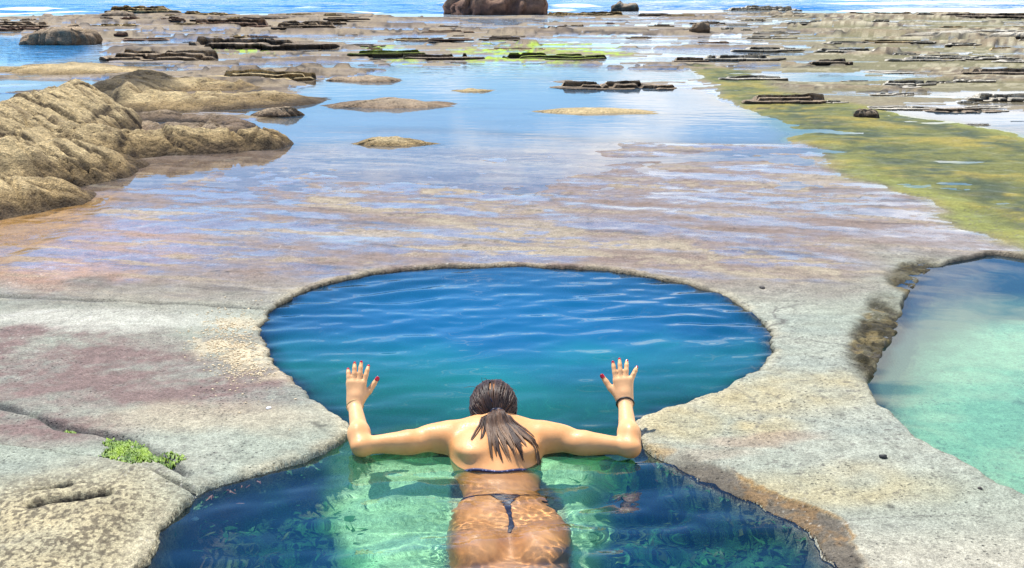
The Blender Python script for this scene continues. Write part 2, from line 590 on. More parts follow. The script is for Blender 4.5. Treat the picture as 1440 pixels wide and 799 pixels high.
# ------------------------------------------------------------------ ground
pys = np.concatenate([np.linspace(1500, 900, 60, endpoint=False), np.arange(900, 620, -1.5), np.arange(620, 350, -.8), np.arange(350, 30, -1.4), np.arange(30, -11, -.5)])
ang = PITCH + np.arctan((pys - 399.5) / FPX)
Yr = CAM_H / np.tan(ang)
tt = np.concatenate([np.linspace(-1.3, -.56, 90, endpoint=False), np.linspace(-.56, .56, 960), np.linspace(.56, 1.3, 91)[1:]])
hyp = np.sqrt(Yr ** 2 + .6)
GX = hyp[:, None] * tt[None, :]
GY = np.repeat(Yr[:, None], len(tt), 1)
H, q = shelf(GX, GY)


def paint(X, Y, H, q):
    px, py = q['px'], q['py']
    n1 = fbm(X * 1.6, Y * 1.6, 41, 5)
    n2 = fbm(X * 6, Y * 6, 42, 4)
    n3 = fbm(X * 30, Y * 30, 43, 3)
    st = fbm(X * .7, Y * 2.6, 44, 5, .6)          # bedding streaks
    st2 = fbm(X * 2.0, Y * 8.0, 45, 4, .6)
    wx, wy = px + 26 * n1 + 9 * n2, py + 13 * n1 + 5 * n2

    def mixc(c, colour, f):
        f = np.clip(f, 0, 1)[..., None]
        return c * (1 - f) + np.array(colour) * f

    def blob(cx, cy, rx, ry, soft=.5):
        r = np.sqrt(((wx - cx) / rx) ** 2 + ((wy - cy) / ry) ** 2)
        return 1 - sstep(1 - soft, 1 + soft, r)

    c = np.zeros(X.shape + (3,)) + np.array([.275, .295, .225])
    c = mixc(c, (.35, .345, .27), .5 * sstep(-.2, .6, n1))
    c = mixc(c, (.22, .25, .21), .5 * sstep(.0, .7, -st))
    # mauve and brown stains left of the pool
    mv = np.maximum.reduce([blob(60, 505, 190, 66), blob(240, 535, 190, 44), blob(400, 520, 60, 40) * .5, blob(60, 595, 130, 26), blob(330, 470, 70, 18) * .5])
    c = mixc(c, (.185, .128, .108), mv * (.8 + .45 * n2 + .35 * fbm((X + .8 * Y) * 1.5, (Y - .5 * X) * 9, 57, 4) + .25 * n3))
    c = mixc(c, (.40, .33, .22), blob(300, 585, 160, 22) * .6)
    c = mixc(c, (.43, .42, .34), blob(140, 445, 170, 16) * .8)
    # right of the pool: ochre
    oc = np.maximum.reduce([blob(1110, 565, 130, 30), blob(960, 600, 60, 22), blob(1180, 560, 60, 24), blob(1090, 610, 60, 14), blob(1180, 690, 150, 24) * .8])
    c = mixc(c, (.40, .32, .155), oc * (.55 + .35 * n2))
    c = mixc(c, (.30, .22, .15), np.maximum(blob(1080, 624, 90, 9), blob(1010, 640, 60, 9) * .6) * .7)
    c = mixc(c, (.40, .36, .27), sstep(690, 800, wy) * (wx > 900) * .8)
    # barnacled corner at the near left
    bc = sstep(650, 720, wy + .12 * (wx - 100)) * (1 - sstep(150, 300, wx + .3 * (wy - 720)))
    c = mixc(c, (.42, .35, .20), bc * (.85 + .2 * n2))
    dk = sstep(-.1, .4, fbm(X * 95, Y * 75, 48, 2) + .35 * fbm(X * 9, Y * 9, 58, 3)) * bc
    c = mixc(c, (.10, .08, .05), .85 * dk)
    # film-wet middle shelf: purple brown rock
    mid = (1 - sstep(372, 445, wy - .03 * (wx - 100) * (wx < 500))) * (1 - sstep(1180, 1330, wx + (wy - 330) * .2))
    mid = np.maximum(mid, (1 - sstep(330, 385, wy)))
    c = mixc(c, (.175, .118, .092), mid * .92)
    c = mixc(c, (.06, .05, .05), mid * sstep(.25, .6, fbm(X * 1.2, (Y + .3 * X) * 6.0, 47, 5, .6)) * .7)
    c = mixc(c, (.24, .20, .17), mid * sstep(.05, .6, st) * .6)
    c = mixc(c, (.34, .20, .13), blob(150, 340, 120, 34) * .5 + blob(60, 385, 120, 16) * .7)
    # ochre dry streaks on it
    def streak(pts, wd):
        return np.exp(-(line_d(px + 8 * n1, py + 6 * n1 + 3 * n2, pts) / wd) ** 2)
    sk = np.maximum.reduce([streak([(440, 278), (560, 300), (680, 322), (800, 335), (930, 345), (1060, 362), (1180, 385)], 7),
                            streak([(560, 350), (760, 352), (950, 368), (1130, 398)], 7), streak([(1000, 365), (1100, 372), (1240, 376)], 7),
                            streak([(230, 360), (380, 366), (520, 372)], 5) * .7, streak([(860, 256), (1000, 258), (1130, 262)], 5) * .9,
                            streak([(590, 264), (680, 268)], 4), streak([(400, 238), (450, 258)], 6) * .6, streak([(1000, 302), (1160, 300)], 5) * .6,
                            streak([(700, 300), (760, 296)], 4) * .5])
    dry = sk * sstep(-.25, .35, st2 + .6 * n2 + .3 * n3)
    patch = sstep(.2, .6, fbm(X * 1.5, (Y + .3 * X) * 9.0, 46, 5, .6) + .5 * st) * mid * .8
    dry = np.clip(dry + patch * .75, 0, 1)
    c = mixc(c, (.34, .285, .19), dry * .8)
    # orange bed of the puddle by the outcrop
    c = mixc(c, (.27, .145, .035), sstep(-.15, .1, q['dd']) * (.8 + .35 * n2))
    # bright shell grit
    sg = np.maximum(blob(322, 478, 52, 34), blob(345, 520, 36, 14) * .8)
    c = mixc(c, (.50, .42, .27), sg * sstep(-.15, .4, n2 + .5 * n3))
    # rims
    rim = np.exp(-(np.minimum(q['dp'], 0) / .05) ** 2) * (q['dp'] <= 0)
    c = mixc(c, (.50, .43, .28), rim * .5 * sstep(-.3, .4, n2 + .2))
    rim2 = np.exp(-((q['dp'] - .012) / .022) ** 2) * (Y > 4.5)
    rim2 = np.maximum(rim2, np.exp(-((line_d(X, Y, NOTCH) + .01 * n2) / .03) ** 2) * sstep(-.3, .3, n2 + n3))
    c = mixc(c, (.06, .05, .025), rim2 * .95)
    lowrim = np.exp(-(np.minimum(q['dp'], 0) / .09) ** 2) * (q['dp'] <= 0) * (py > 625) * (px > 880)
    c = mixc(c, (.30, .22, .10), lowrim * sstep(-.3, .3, n2) * .6)
    # outer shelf
    far = sstep(11.2, 12.8, Y)
    c = mixc(c, (.20, .165, .13), far * .9)
    c = mixc(c, (.24, .19, .115), far * sstep(TZ - .01, TZ + .02, H) * sstep(-.4, .5, n1 + .3))
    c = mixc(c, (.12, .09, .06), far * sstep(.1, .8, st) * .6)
    rg = q['right'] * far
    c = mixc(c, (.155, .14, .062), rg * .92)
    c = mixc(c, (.33, .29, .18), rg * sstep(TZ + .0, TZ + .03, H) * sstep(.0, .5, n2 + st) * .8)
    # channel: algae, gold and green
    ch = sstep(-.1, .3, q['dc']) * (Y > 5.6)
    c = mixc(c, (.135, .14, .03), ch * .95)
    al = fbm(X * 1.0 + 9, Y * 2.0, 51, 5, .6)
    c = mixc(c, (.27, .215, .04), ch * sstep(-.05, .5, al + .35 * fbm(X * 5, Y * 8, 52, 4)) * .9)
    c = mixc(c, (.035, .055, .03), ch * sstep(-.5, .2, fbm(X * 4, Y * 7, 53, 4)) * np.maximum(sstep(.1, .6, -al), .95 * np.exp(-((q['dc'] - .75) / .35) ** 2)) * .9)
    c = mixc(c, (.22, .23, .05), np.exp(-((q['dc'] - .22) / .16) ** 2) * ch * sstep(1120, 1300, px) * .8)
    c = mixc(c, (.24, .18, .105), far * q['plate'] * (.75 + .3 * n1))
    c = mixc(c, (.10, .07, .045), far * q['plate'] * sstep(-.1, .5, st + .5 * st2) * .85)
    c = mixc(c, (.42, .37, .24), rg * q['plate'] * sstep(.0, .5, n2 + .5 * st) * .9)
    c = mixc(c, (.025, .02, .015), far * q['foot'] * sstep(-.35, .2, n1 + n2) * .92)  # scarp feet: undercut shade and dark weed put into the colour
    # bright sea lettuce on the far ledges
    gr = np.maximum.reduce([blob(720, 84, 75, 13), blob(770, 70, 60, 7), blob(545, 73, 30, 5), blob(345, 70, 40, 6), blob(585, 92, 25, 4), blob(840, 74, 50, 7)])
    c = mixc(c, (.30, .42, .03), gr * sstep(-.3, .3, n2 + .3 * n1) * .95)
    # walls and floors of the pools
    wl = sstep(.012, .04, q['dp'])
    fcol = np.zeros_like(c) + np.array([.035, .06, .065])
    wd = fbm(X * 4.5, Y * 4.5, 61, 5, .6)
    lower = 1 - sstep(3.9, 4.3, Y)
    fcol = mixc(fcol, (.06, .18, .06), sstep(-.05, .4, wd) * (.35 + .65 * lower))
    fcol = mixc(fcol, (.26, .11, .09), sstep(.35, .7, fbm(X * 3, Y * 3, 62, 4)) * .55 * lower)
    fcol = mixc(fcol, (.30, .36, .20), sstep(-.1, .12, q['ds'] + .05 * n2) * 1.0)
    fcol = mixc(fcol, (.66, .72, .52), sstep(-.05, .10, q['ds'] + .05 * n2) * (.9 + .1 * n2))
    c = c * (1 - wl[..., None]) + fcol * wl[..., None]
    c = mixc(c, (.07, .055, .03), np.exp(-((q['dr'] - .005) / .02) ** 2) * .85)
    wr = sstep(.0, .03, q['dr'])
    rcol = np.zeros_like(c) + np.array([.03, .04, .035])
    rcol = mixc(rcol, (.04, .035, .02), sstep(0, .5, n2))
    rcol = mixc(rcol, (.60, .60, .42), sstep(-.12, .22, q['drs'] + .10 * n1 + .05 * n2))
    c = c * (1 - wr[..., None]) + rcol * wr[..., None]
    c = mixc(c, (.075, .06, .025), q['mos'] * (.95 + .3 * n2))
    c = mixc(c, (.025, .022, .012), q['mos'] * sstep(-.1, .5, n2 + .6 * n3) * .8)
    c = mixc(c, (.20, .15, .06), q['mos'] * sstep(.25, .6, fbm(X * 14, Y * 14, 77, 3)) * .7)
    c = mixc(c, (.105, .085, .06), q['stp'] * .92)
    c = mixc(c, (.30, .17, .05), np.exp(-((q['stp'] - .35) / .28) ** 2) * (q['stp'] > .02) * sstep(-.4, .3, n2) * .8)
    c = mixc(c, (.22, .13, .05), q['stp'] * sstep(.2, .6, n2 + .5 * n3) * .7)
    # cracks and hollow
    for k, wd_, a in (('c1', .020, 1.0), ('c2', .014, .7), ('c3', .014, .9), ('c4', .01, .35)):
        c = mixc(c, (.07, .075, .07), np.exp(-(q[k] / wd_) ** 2) * a * sstep(-.6, .2, n2 + .3))
    c = mixc(c, (.012, .010, .008), sstep(.25, .6, q['hol'] + .35 * n2 + .15 * n3))
    # hairline joints in the rock
    jx, jy = X + .35 * n1 * .5, Y + .2 * n2 * .5
    j1, _ = cells((jx + .4 * jy) * .55, (jy - .3 * jx) * 1.1, 55)
    jn = np.exp(-(j1 / (.012 + .010 * np.clip(n2, 0, 1))) ** 2) * sstep(-.1, .5, fbm(X * .8, Y * .8, 56, 3)) * (Y < 14)
    c = mixc(c, (.085, .075, .065), jn * .75)
    # dark specks and pits
    pit = sstep(.55, .85, fbm(X * 45, Y * 45, 71, 2)) * sstep(-.2, .5, n1 + .2) * (Y < 9)
    c = mixc(c, (.10, .09, .075), pit * .6)
    wht = .6 * sstep(.8, .95, fbm(X * 70, Y * 70, 72, 2)) * sstep(.0, .6, fbm(X * 2.2, Y * 2.2, 73, 3)) * (Y < 7)
    c = mixc(c, (.60, .57, .48), wht * .7)
    # wetness
    wet = mid * (1 - .75 * dry) * (.64 + .36 * fbm(X * 1.3, (Y + .3 * X) * 5, 49, 4)) - .12 * sstep(.2, .6, st2) * mid
    wet = np.maximum(wet, .55 * sstep(-.15, .1, q['dd']))
    wet = np.maximum(wet, .28 * blob(100, 440, 200, 14))
    wet = np.where(ch > .4, .30, wet)
    wet = np.where((far > .5) & (ch < .4), np.where(H > TZ + .01, .22, .8), wet)
    wet = wet * (1 - sstep(-.05, -.01, q['dp'])) * (1 - sstep(-.06, -.01, q['dr']))
    wet = wet * (1 - wl) + .2 * wl
    return np.clip(c, .004, .9), np.clip(wet, 0, 1)


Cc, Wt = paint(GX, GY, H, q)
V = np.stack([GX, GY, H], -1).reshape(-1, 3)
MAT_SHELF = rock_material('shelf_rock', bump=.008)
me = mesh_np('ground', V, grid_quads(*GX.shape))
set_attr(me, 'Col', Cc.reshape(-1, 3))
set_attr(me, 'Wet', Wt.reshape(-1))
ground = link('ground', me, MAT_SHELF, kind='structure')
ground.cycles.is_caustics_receiver = True
del V, me


# ------------------------------------------------------------------ water
def wave_field(X, Y, seed, comps):
    r = np.random.default_rng(seed)
    z = np.zeros_like(X)
    for lam, slope, spread, n in comps:
        for _ in range(n):
            a = r.normal(0, spread)
            kx, ky = math.sin(a) * 2 * math.pi / lam, math.cos(a) * 2 * math.pi / lam
            lam_j = lam * r.uniform(.8, 1.25)
            f = lam / lam_j
            z = z + slope * lam / (2 * math.pi) / math.sqrt(n) * np.sin((kx * X + ky * Y) * f + r.uniform(0, 6.28))
    return z


def pool_sheet(name, x0, x1, y0, y1, step, z, inside, depth, seed, comps, mat, fine=None):
    if fine is None:
        xs, ys = np.arange(x0, x1, step), np.arange(y0, y1, step)
    else:
        fx0, fx1, fy0, fy1, fs = fine
        xs = np.concatenate([np.arange(x0, fx0, step), np.arange(fx0, fx1, fs), np.arange(fx1, x1, step)])
        ys = np.concatenate([np.arange(y0, fy0, step), np.arange(fy0, fy1, fs), np.arange(fy1, y1, step)])
    X, Y = np.meshgrid(xs, ys)
    h, qq = shelf(X, Y, False)
    d = inside(qq)
    warp = .05 * fbm(X * 1.3, Y * 1.3, seed, 2)
    Z = z + wave_field(X + warp, Y + warp, seed, comps) * (.65 + .5 * fbm(X * .9, Y * .9, seed + 5, 2))
    if fine is not None:            # the small rings she sends out
        m_ = np.exp(-((X + .058) / .26) ** 4 - ((Y - 3.2) / .42) ** 4)
        Z = Z + m_ * wave_field(X + .3 * warp, Y, seed + 9, [(.07, .07, 1.1, 7), (.037, .12, 1.2, 9), (.023, .13, 1.3, 9)]) * (.7 + .6 * fbm(X * 7, Y * 7, seed + 11, 2))
    V = np.stack([X, Y, Z], -1).reshape(-1, 3)
    F = grid_quads(*X.shape)
    keep = (d.reshape(-1)[F] > -.16).all(1)
    V, F, used = compact(V, F, keep)
    dep = np.maximum(z - h, 0).reshape(-1)[used]
    me = mesh_np(name, V, F)
    px, py = qq['px'].reshape(-1)[used], qq['py'].reshape(-1)[used]
    tint, bodyc, murk = depth(dep, V[:, 0], V[:, 1], {k: v.reshape(-1)[used] for k, v in qq.items()})
    set_attr(me, 'Tint', tint)
    set_attr(me, 'Body', bodyc)
    set_attr(me, 'Murk', murk)
    o = link(name, me, mat, kind='structure')
    o.cycles.is_caustics_caster = True
    return o


def eight_depth(dep, X, Y, qq):
    s = sstep(-.06, .05, qq['ds'] + .04 * fbm(X * 5, Y * 5, 81, 3))
    # the swimmer's back fills most of the column under her
    r = np.sqrt(((X + .058 - .05 * (1 - sstep(3.25, 3.7, Y))) / .185) ** 2 + ((Y - 3.15) / .52) ** 4)
    cov = 1 - sstep(.9, 1.08, r)
    dep = dep * (1 - cov) + .02 * cov
    s = s * (1 - cov)
    k = np.array([.80, .10, .42])
    tint = np.exp(-dep[:, None] * k[None] * 1.5)
    up = sstep(3.7, 5.3, Y)
    tq = (sstep(3.55, 3.95, Y) * (1 - sstep(4.1, 5.3, Y + .25 * fbm(X * 2, Y * 2, 82, 3))))[:, None]
    body = np.array([.004, .105, .235])[None] * up[:, None] + np.array([.004, .072, .185])[None] * (1 - up[:, None])
    body = body * (1 - tq) + np.array([.014, .28, .24]) * tq
    body = body * (1 - s[:, None]) + np.array([.12, .58, .32])[None] * s[:, None]
    murk = (1 - np.exp(-dep * .8)) * (1 - s) * (.62 + .38 * up) * (1 - cov) + s * .10
    return tint, body, np.clip(murk, 0, .75)


def right_depth(dep, X, Y, qq):
    k = np.array([1.3, .12, .45])
    tint = np.exp(-dep[:, None] * k[None] * 1.4)
    body = np.zeros((len(dep), 3)) + np.array([.26, .50, .36])
    sd_ = sstep(-.28, .05, qq['drs'])[:, None]
    body = body * sd_ + np.array([.03, .12, .20]) * (1 - sd_)
    murk = .05 + .15 * sstep(0, .3, dep)
    return tint, body, murk


MAT_POOL = pool_water_material('pool_water')
pool_sheet('pool_water', -1.75, 1.55, 2.3, 6.8, .014, WZ, lambda q: q['dp'], eight_depth, 5,
           [(.50, .045, .5, 5), (.25, .11, .38, 9), (.14, .085, .5, 9), (.085, .04, .6, 8)], MAT_POOL, (-.42, .30, 2.78, 3.68, .0045))
pool_sheet('rock_pool_water', 1.2, 3.9, 3.2, 7.2, .02, RZ, lambda q: q['dr'], right_depth, 8,
           [(.5, .008, .8, 5), (.25, .008, .8, 6)], MAT_POOL)

# tide water lying over the outer shelf
pys = np.concatenate([np.arange(420, 60, -3.0), np.arange(60, -3, -1.0)])
Yr = CAM_H / np.tan(PITCH + np.arctan((pys - 399.5) / FPX))
tt = np.linspace(-1.1, 1.1, 520)
SX = np.sqrt(Yr ** 2 + .6)[:, None] * tt[None]
SY = np.repeat(Yr[:, None], len(tt), 1)
h, qq = shelf(SX, SY)
px, py = qq['px'], qq['py']
SZ = np.full(SX.shape, TZ)
V = np.stack([SX, SY, SZ], -1).reshape(-1, 3)
F = grid_quads(*SX.shape)
ok = ((qq['dr'] < -.12) & ((SY > 9) | (qq['dc'] > -.4) | (qq['dd'] > -.3)) & (h < TZ + .12) & (SY < qq['coast'] + 6)).reshape(-1)
V, F, used = compact(V, F, ok[F].any(1) & (qq['dr'].reshape(-1)[F] < -.06).all(1))
f = lambda a: a.reshape(-1)[used]
dep = np.maximum(TZ - f(h), 0)
inl = sstep(-.3, .6, f(qq['inlet']))
rg = f(qq['right'])
chn = sstep(-.2, .2, f(qq['dc']))
tint = np.exp(-dep[:, None] * np.array([2.2, .8, 1.0])[None])
tint = tint * (1 - .3 * chn[:, None] * np.array([.3, .0, .9])[None])
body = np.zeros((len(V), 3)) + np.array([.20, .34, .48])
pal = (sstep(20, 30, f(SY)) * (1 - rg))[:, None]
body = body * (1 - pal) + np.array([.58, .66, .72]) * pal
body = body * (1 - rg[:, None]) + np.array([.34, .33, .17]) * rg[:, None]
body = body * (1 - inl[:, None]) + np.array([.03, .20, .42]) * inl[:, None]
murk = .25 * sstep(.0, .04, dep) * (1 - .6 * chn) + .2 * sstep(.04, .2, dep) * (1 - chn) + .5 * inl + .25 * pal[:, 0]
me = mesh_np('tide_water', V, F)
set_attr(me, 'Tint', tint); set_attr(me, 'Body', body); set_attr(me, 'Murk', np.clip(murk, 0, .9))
foam = -.4 + .6 * inl + .42 * np.exp(-((f(SY) - f(qq['coast']) + 1) / 3.5) ** 2) + .22 * sstep(24, 34, f(SY)) * sstep(-.2, .1, f(SX) / f(SY))
set_attr(me, 'Foam', foam)
set_attr(me, 'Chop', np.clip(.05 + .5 * inl + .75 * sstep(16, 36, f(SY)), 0, 1))
MAT_TIDE = sheet_water_material('tide_water', 3.0, .05, 1.6)
link('tide_water', me, MAT_TIDE, kind='structure')

# the open sea
SEA = -.55
yr = np.concatenate([np.linspace(38, 130, 200, endpoint=False), np.geomspace(130, 5000, 120)])
tt = np.linspace(-1.2, 1.2, 300)
SX = yr[:, None] * tt[None]
SY = np.repeat(yr[:, None], len(tt), 1)
sw = wave_field(SX, SY, 12, [(14, .05, .3, 4), (6, .06, .5, 6), (3, .06, .6, 6)]) * (1 - sstep(150, 500, SY))
h, qq = shelf(SX, SY)
V = np.stack([SX, SY, SEA + sw], -1).reshape(-1, 3)
me = mesh_np('sea', V, grid_quads(*SX.shape))
s0 = SY.reshape(-1)
x0 = SX.reshape(-1)
brk = np.exp(-((s0 - 92 - 10 * fbm(x0 * .05, x0 * 0 + 2, 91, 3) - .2 * x0) / 5) ** 2) * sstep(-.1, .4, fbm(x0 * .05, s0 * .03, 92, 3) + .25 * (x0 > 8) + .1)
shore = np.exp(-((s0 - qq['coast'].reshape(-1) - 7) / 4.5) ** 2)
rightf = sstep(20, 32, x0) * np.exp(-((s0 - 86) / 16) ** 2)
surf = np.zeros_like(x0)
for px_, py_, wx_, wy_ in ((430, 10, 5, 4), (395, 7, 4, 3), (812, 9, 5, 9), (955, 3, 6, 10), (780, 15, 3, 3), (1240, 5, 12, 10), (1340, 3, 10, 12), (1430, 6, 9, 12), (1180, 1, 8, 10), (20, 14, 6, 4), (560, 17, 6, 2)):
    p_ = at(px_, py_, SEA)
    surf = np.maximum(surf, np.exp(-((x0 - p_[0]) / wx_) ** 2 - ((s0 - p_[1]) / wy_) ** 2))
set_attr(me, 'Foam', .95 * surf -.3 + .85 * brk + .70 * shore + 1.1 * rightf)
set_attr(me, 'Tint', np.zeros((len(V), 3)) + np.array([.02, .1, .2]))
set_attr(me, 'Body', np.array([.012, .13, .33]) + (shore + rightf)[:, None] * np.array([.03, .12, .08]))
set_attr(me, 'Murk', np.full(len(V), .96))
set_attr(me, 'Chop', np.full(len(V), .8))
link('sea', me, sheet_water_material('sea_water', .8, .35, .5), kind='structure')

# ------------------------------------------------------------------ rocks of the outer shelf
MAT_ROCK = rock_material('reef_rock', .35, .1, .85, .06)
PAL = {  # base band (undercut shade and wet weed as colour), flank, top
    'tan':   ((.09, .06, .03), (.36, .25, .11), (.56, .425, .215)),
    'brown': ((.05, .036, .024), (.24, .165, .10), (.40, .30, .19)),
    'dark':  ((.02, .016, .012), (.12, .085, .055), (.36, .28, .19)),
    'pale':  ((.06, .045, .03), (.36, .31, .22), (.60, .54, .42)),
    'green': ((.03, .025, .015), (.14, .12, .05), (.26, .32, .04)),
    'red':   ((.04, .025, .02), (.20, .11, .075), (.32, .21, .13)),
}


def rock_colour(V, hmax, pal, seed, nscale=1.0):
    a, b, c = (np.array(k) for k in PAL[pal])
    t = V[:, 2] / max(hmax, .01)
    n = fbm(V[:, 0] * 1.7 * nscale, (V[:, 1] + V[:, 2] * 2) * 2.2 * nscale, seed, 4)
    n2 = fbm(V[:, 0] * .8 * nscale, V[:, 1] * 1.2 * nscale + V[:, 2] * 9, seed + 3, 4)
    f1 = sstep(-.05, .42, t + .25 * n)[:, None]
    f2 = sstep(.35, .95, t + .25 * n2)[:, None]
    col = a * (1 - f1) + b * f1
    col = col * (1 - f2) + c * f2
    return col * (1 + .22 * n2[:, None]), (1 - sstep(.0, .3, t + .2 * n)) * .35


def ledge(name, label, cat, x0, x1, yt, yb, pal='brown', kind='slab', dr=None, tilt=0.0, seed=1, group=None, strata=3, z0=None):
    """one rock: outline on the ground, undercut foot, layered or domed top. x0..x1, yb: its front foot; yt: its top line"""
    p0, p1 = at(x0, yb), at(x1, yb)
    W = p1[0] - p0[0]
    sc = (x1 - x0) / W
    Hh = (yb - yt) / sc * {'slab': .42, 'mound': .5, 'boulder': .9, 'thin': .5}[kind]
    D = dr if dr is not None else {'slab': max(.30 * W, 1.6 * Hh), 'mound': .5 * W, 'boulder': .6 * W, 'thin': max(.18 * W, 1.2 * Hh)}[kind]
    D = min(D, (at(0, max(yt, -8))[1] - at(0, yb)[1]) * 1.6 + Hh)
    cx, cy = (p0[0] + p1[0]) / 2, p0[1] + D / 2
    if kind in ('slab', 'thin'):
        # flat plates of rock lying on each other, each with its own broken front
        nu = int(np.clip((x1 - x0) * 1.6, 30, 170))
        D = max(D, 5 * Hh, .50 * W)
        T = 2 if (kind == 'thin' or Hh < .12) else 3
        u = np.linspace(-1, 1, nu)
        rs = np.random.default_rng(seed)
        plan = np.clip(1 - np.abs(u) ** 3.2, .0, 1) ** .5
        jag = np.round(fbm(u * W * 1.1 + seed, u * 0 + seed, seed + 2, 4) * 3) / 3
        fr0 = -D / 2 * plan * (1 + .35 * jag)
        bk0 = D / 2 * plan * (1 + .25 * fbm(u * 3 + seed, u * 0 + 5, seed + 3, 3))
        rows, rowz, top_ = [], [], []
        zprev = np.full(nu, -.35 * Hh)
        yprev = fr0 - .02
        for j in range(T):
            c_j, w_j = (rs.uniform(-.25, .25), rs.uniform(.55, .8)) if j else (0, .97)
            ends = sstep(w_j + .06, w_j - .02, np.abs(u - c_j)) if j else sstep(1.0, .93, np.abs(u))
            gaps = sstep(-.75, -.5, fbm(u * 3.2 + seed * 1.7, u * 0 + j, seed + 20 + j, 3))
            wob = fbm(u * W * 1.5 + seed, u * 0 + j, seed + 30 + j, 4)
            z_j = np.maximum(zprev if j else zprev * 0 - .06 * Hh, Hh * (j + 1) / T * ends * (.35 + .65 * gaps) * (1 + .22 * wob + tilt * u * 2))
            y_j = fr0 + (bk0 - fr0) * np.clip(j / T * .62 + .10 * fbm(u * W * 1.0, u * 0 + 3 * j, seed + 40 + j, 4) * (j > 0), 0, .9)
            rise = np.maximum(z_j - zprev, 0)
            und = rise * (.30 + .35 * wob)
            for f_, o_ in ((.0, .3), (.30, .75), (.55, .6), (.70, .05), (1.0, .0)):
                rows.append(np.stack([u * W / 2, y_j + und * o_ + .004, zprev + rise * f_], -1)); rowz.append(f_ * .9); top_.append(0)
            nxt = fr0 + (bk0 - fr0) * ((j + 1) / T * .62)
            if j < T - 1:
                for t in (.3, .7):
                    rows.append(np.stack([u * W / 2, y_j + (nxt - y_j) * t, z_j + .03 * Hh * fbm(u * 8, u * 0 + t, seed + 50, 2)], -1)); rowz.append(1); top_.append(1)
            zprev, yprev = z_j, y_j
        for t in np.linspace(.12, 1, 7):
            rows.append(np.stack([u * W / 2, yprev + (bk0 - yprev) * t, zprev * (1 - .55 * t) - .3 * Hh * sstep(.85, 1, t) + .05 * Hh * fbm(u * 7, u * 0 + t * 4, seed + 51, 3)], -1)); rowz.append(1); top_.append(1)
        V = np.concatenate(rows)
        nr = len(rows)
        zrel = np.repeat(np.array(rowz, float), nu)
        tops = np.repeat(np.array(top_, float), nu)
        shade_ = np.full(nr * nu, .5) + .3 * np.tile(fbm(u * 5, u * 0, seed + 60, 3), nr)
        F = grid_quads(nr, nu)
        me = mesh_np(name, V, F, False)
    else:
        nt_ = int(np.clip((x1 - x0) * 1.6, 40, 150))
        th = np.linspace(0, 2 * math.pi, nt_, endpoint=False)
        ct, st = np.cos(th), np.sin(th)
        ex = {'slab': .62, 'mound': .95, 'boulder': .72, 'thin': .7}[kind]
        ox, oy = np.sign(ct) * np.abs(ct) ** ex, np.sign(st) * np.abs(st) ** ex
        r = 1 + .34 * fbm(ct * 1.4 + seed * 7.3, st * 1.4, seed, 3) + .20 * fbm(ct * 5 + seed, st * 5, seed + 2, 3)
        if kind in ('slab', 'thin'):
            rings = [(.97, -.5), (.96, .0), (.91, .22), (.95, .42), (.98, .6), (1.0, .78), (.985, .92), (.93, 1.0), (.75, 1.02), (.5, 1.02), (.25, 1.0), (.05, 1.0)]
        elif kind == 'boulder':
            rings = [(1.0, -.5), (1.0, .0), (.98, .2), (1.0, .38), (.96, .55), (.88, .72), (.76, .86), (.6, .95), (.4, 1.0), (.2, 1.02), (.04, 1.02)]
        else:
            rings = [(1.05, -.3), (1.0, .0), (.95, .16), (.88, .34), (.78, .54), (.65, .72), (.5, .86), (.34, .95), (.18, 1.0), (.04, 1.0)]
        P = []
        for rr, zz in rings:
            P.append(np.stack([ox * rr * r * W / 2, oy * rr * r * D / 2, np.full(nt_, zz * Hh)], -1))
        V = np.concatenate(P)
        u, v = V[:, 0] / W * 2, V[:, 1] / D * 2
        zrel = V[:, 2] / Hh
        up = sstep(.1, .9, zrel)
        # uneven top: broken steps, a tilt, lumps
        s1 = fbm(u * 2.2 + seed, v * 1.5, seed + 5, 3)
        if kind in ('slab', 'thin'):
            s1 = np.round(s1 * strata) / strata * .6 + s1 * .4
        V[:, 2] += up * Hh * (.34 * s1 + tilt * u)
        j = fbm(V[:, 0] * 3 / max(Hh, .1) * .3, (V[:, 2] + V[:, 1]) * 3 / max(Hh, .1) * .6, seed + 8, 3)
        V[:, 0] += .10 * Hh * j
        V[:, 1] += .22 * Hh * fbm(V[:, 0] * 2.2, V[:, 2] * 6 / max(Hh, .1), seed + 9, 3)
        nr = len(rings)
        i = np.arange(nr * nt_).reshape(nr, nt_)
        F = np.stack([i[:-1], np.roll(i[:-1], -1, 1), np.roll(i[1:], -1, 1), i[1:]], -1).reshape(-1, 4)
        me = mesh_np(name, V, F)

    if z0 is None:
        hh, _ = shelf(np.array([[cx]]), np.array([[cy]]))
        z0 = max(float(hh[0, 0]), -.06) - .06 * Hh
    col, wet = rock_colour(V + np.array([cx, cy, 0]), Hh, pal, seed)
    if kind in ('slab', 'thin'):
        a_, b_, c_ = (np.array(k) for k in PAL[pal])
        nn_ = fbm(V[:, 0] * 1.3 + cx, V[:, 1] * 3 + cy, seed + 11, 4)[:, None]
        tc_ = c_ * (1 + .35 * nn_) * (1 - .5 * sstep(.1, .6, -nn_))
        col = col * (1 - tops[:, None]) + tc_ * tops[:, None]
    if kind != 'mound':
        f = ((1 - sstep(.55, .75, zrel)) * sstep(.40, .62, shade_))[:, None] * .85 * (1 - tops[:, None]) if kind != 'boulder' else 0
        col = col * (1 - f) + np.array([.018, .015, .012]) * f  # undercut shade painted onto the plate fronts, in patches
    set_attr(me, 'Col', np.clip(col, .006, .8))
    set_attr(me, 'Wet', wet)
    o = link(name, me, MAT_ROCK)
    o.location = (cx, cy, z0)
    tag(o, label, cat, group)
    return o


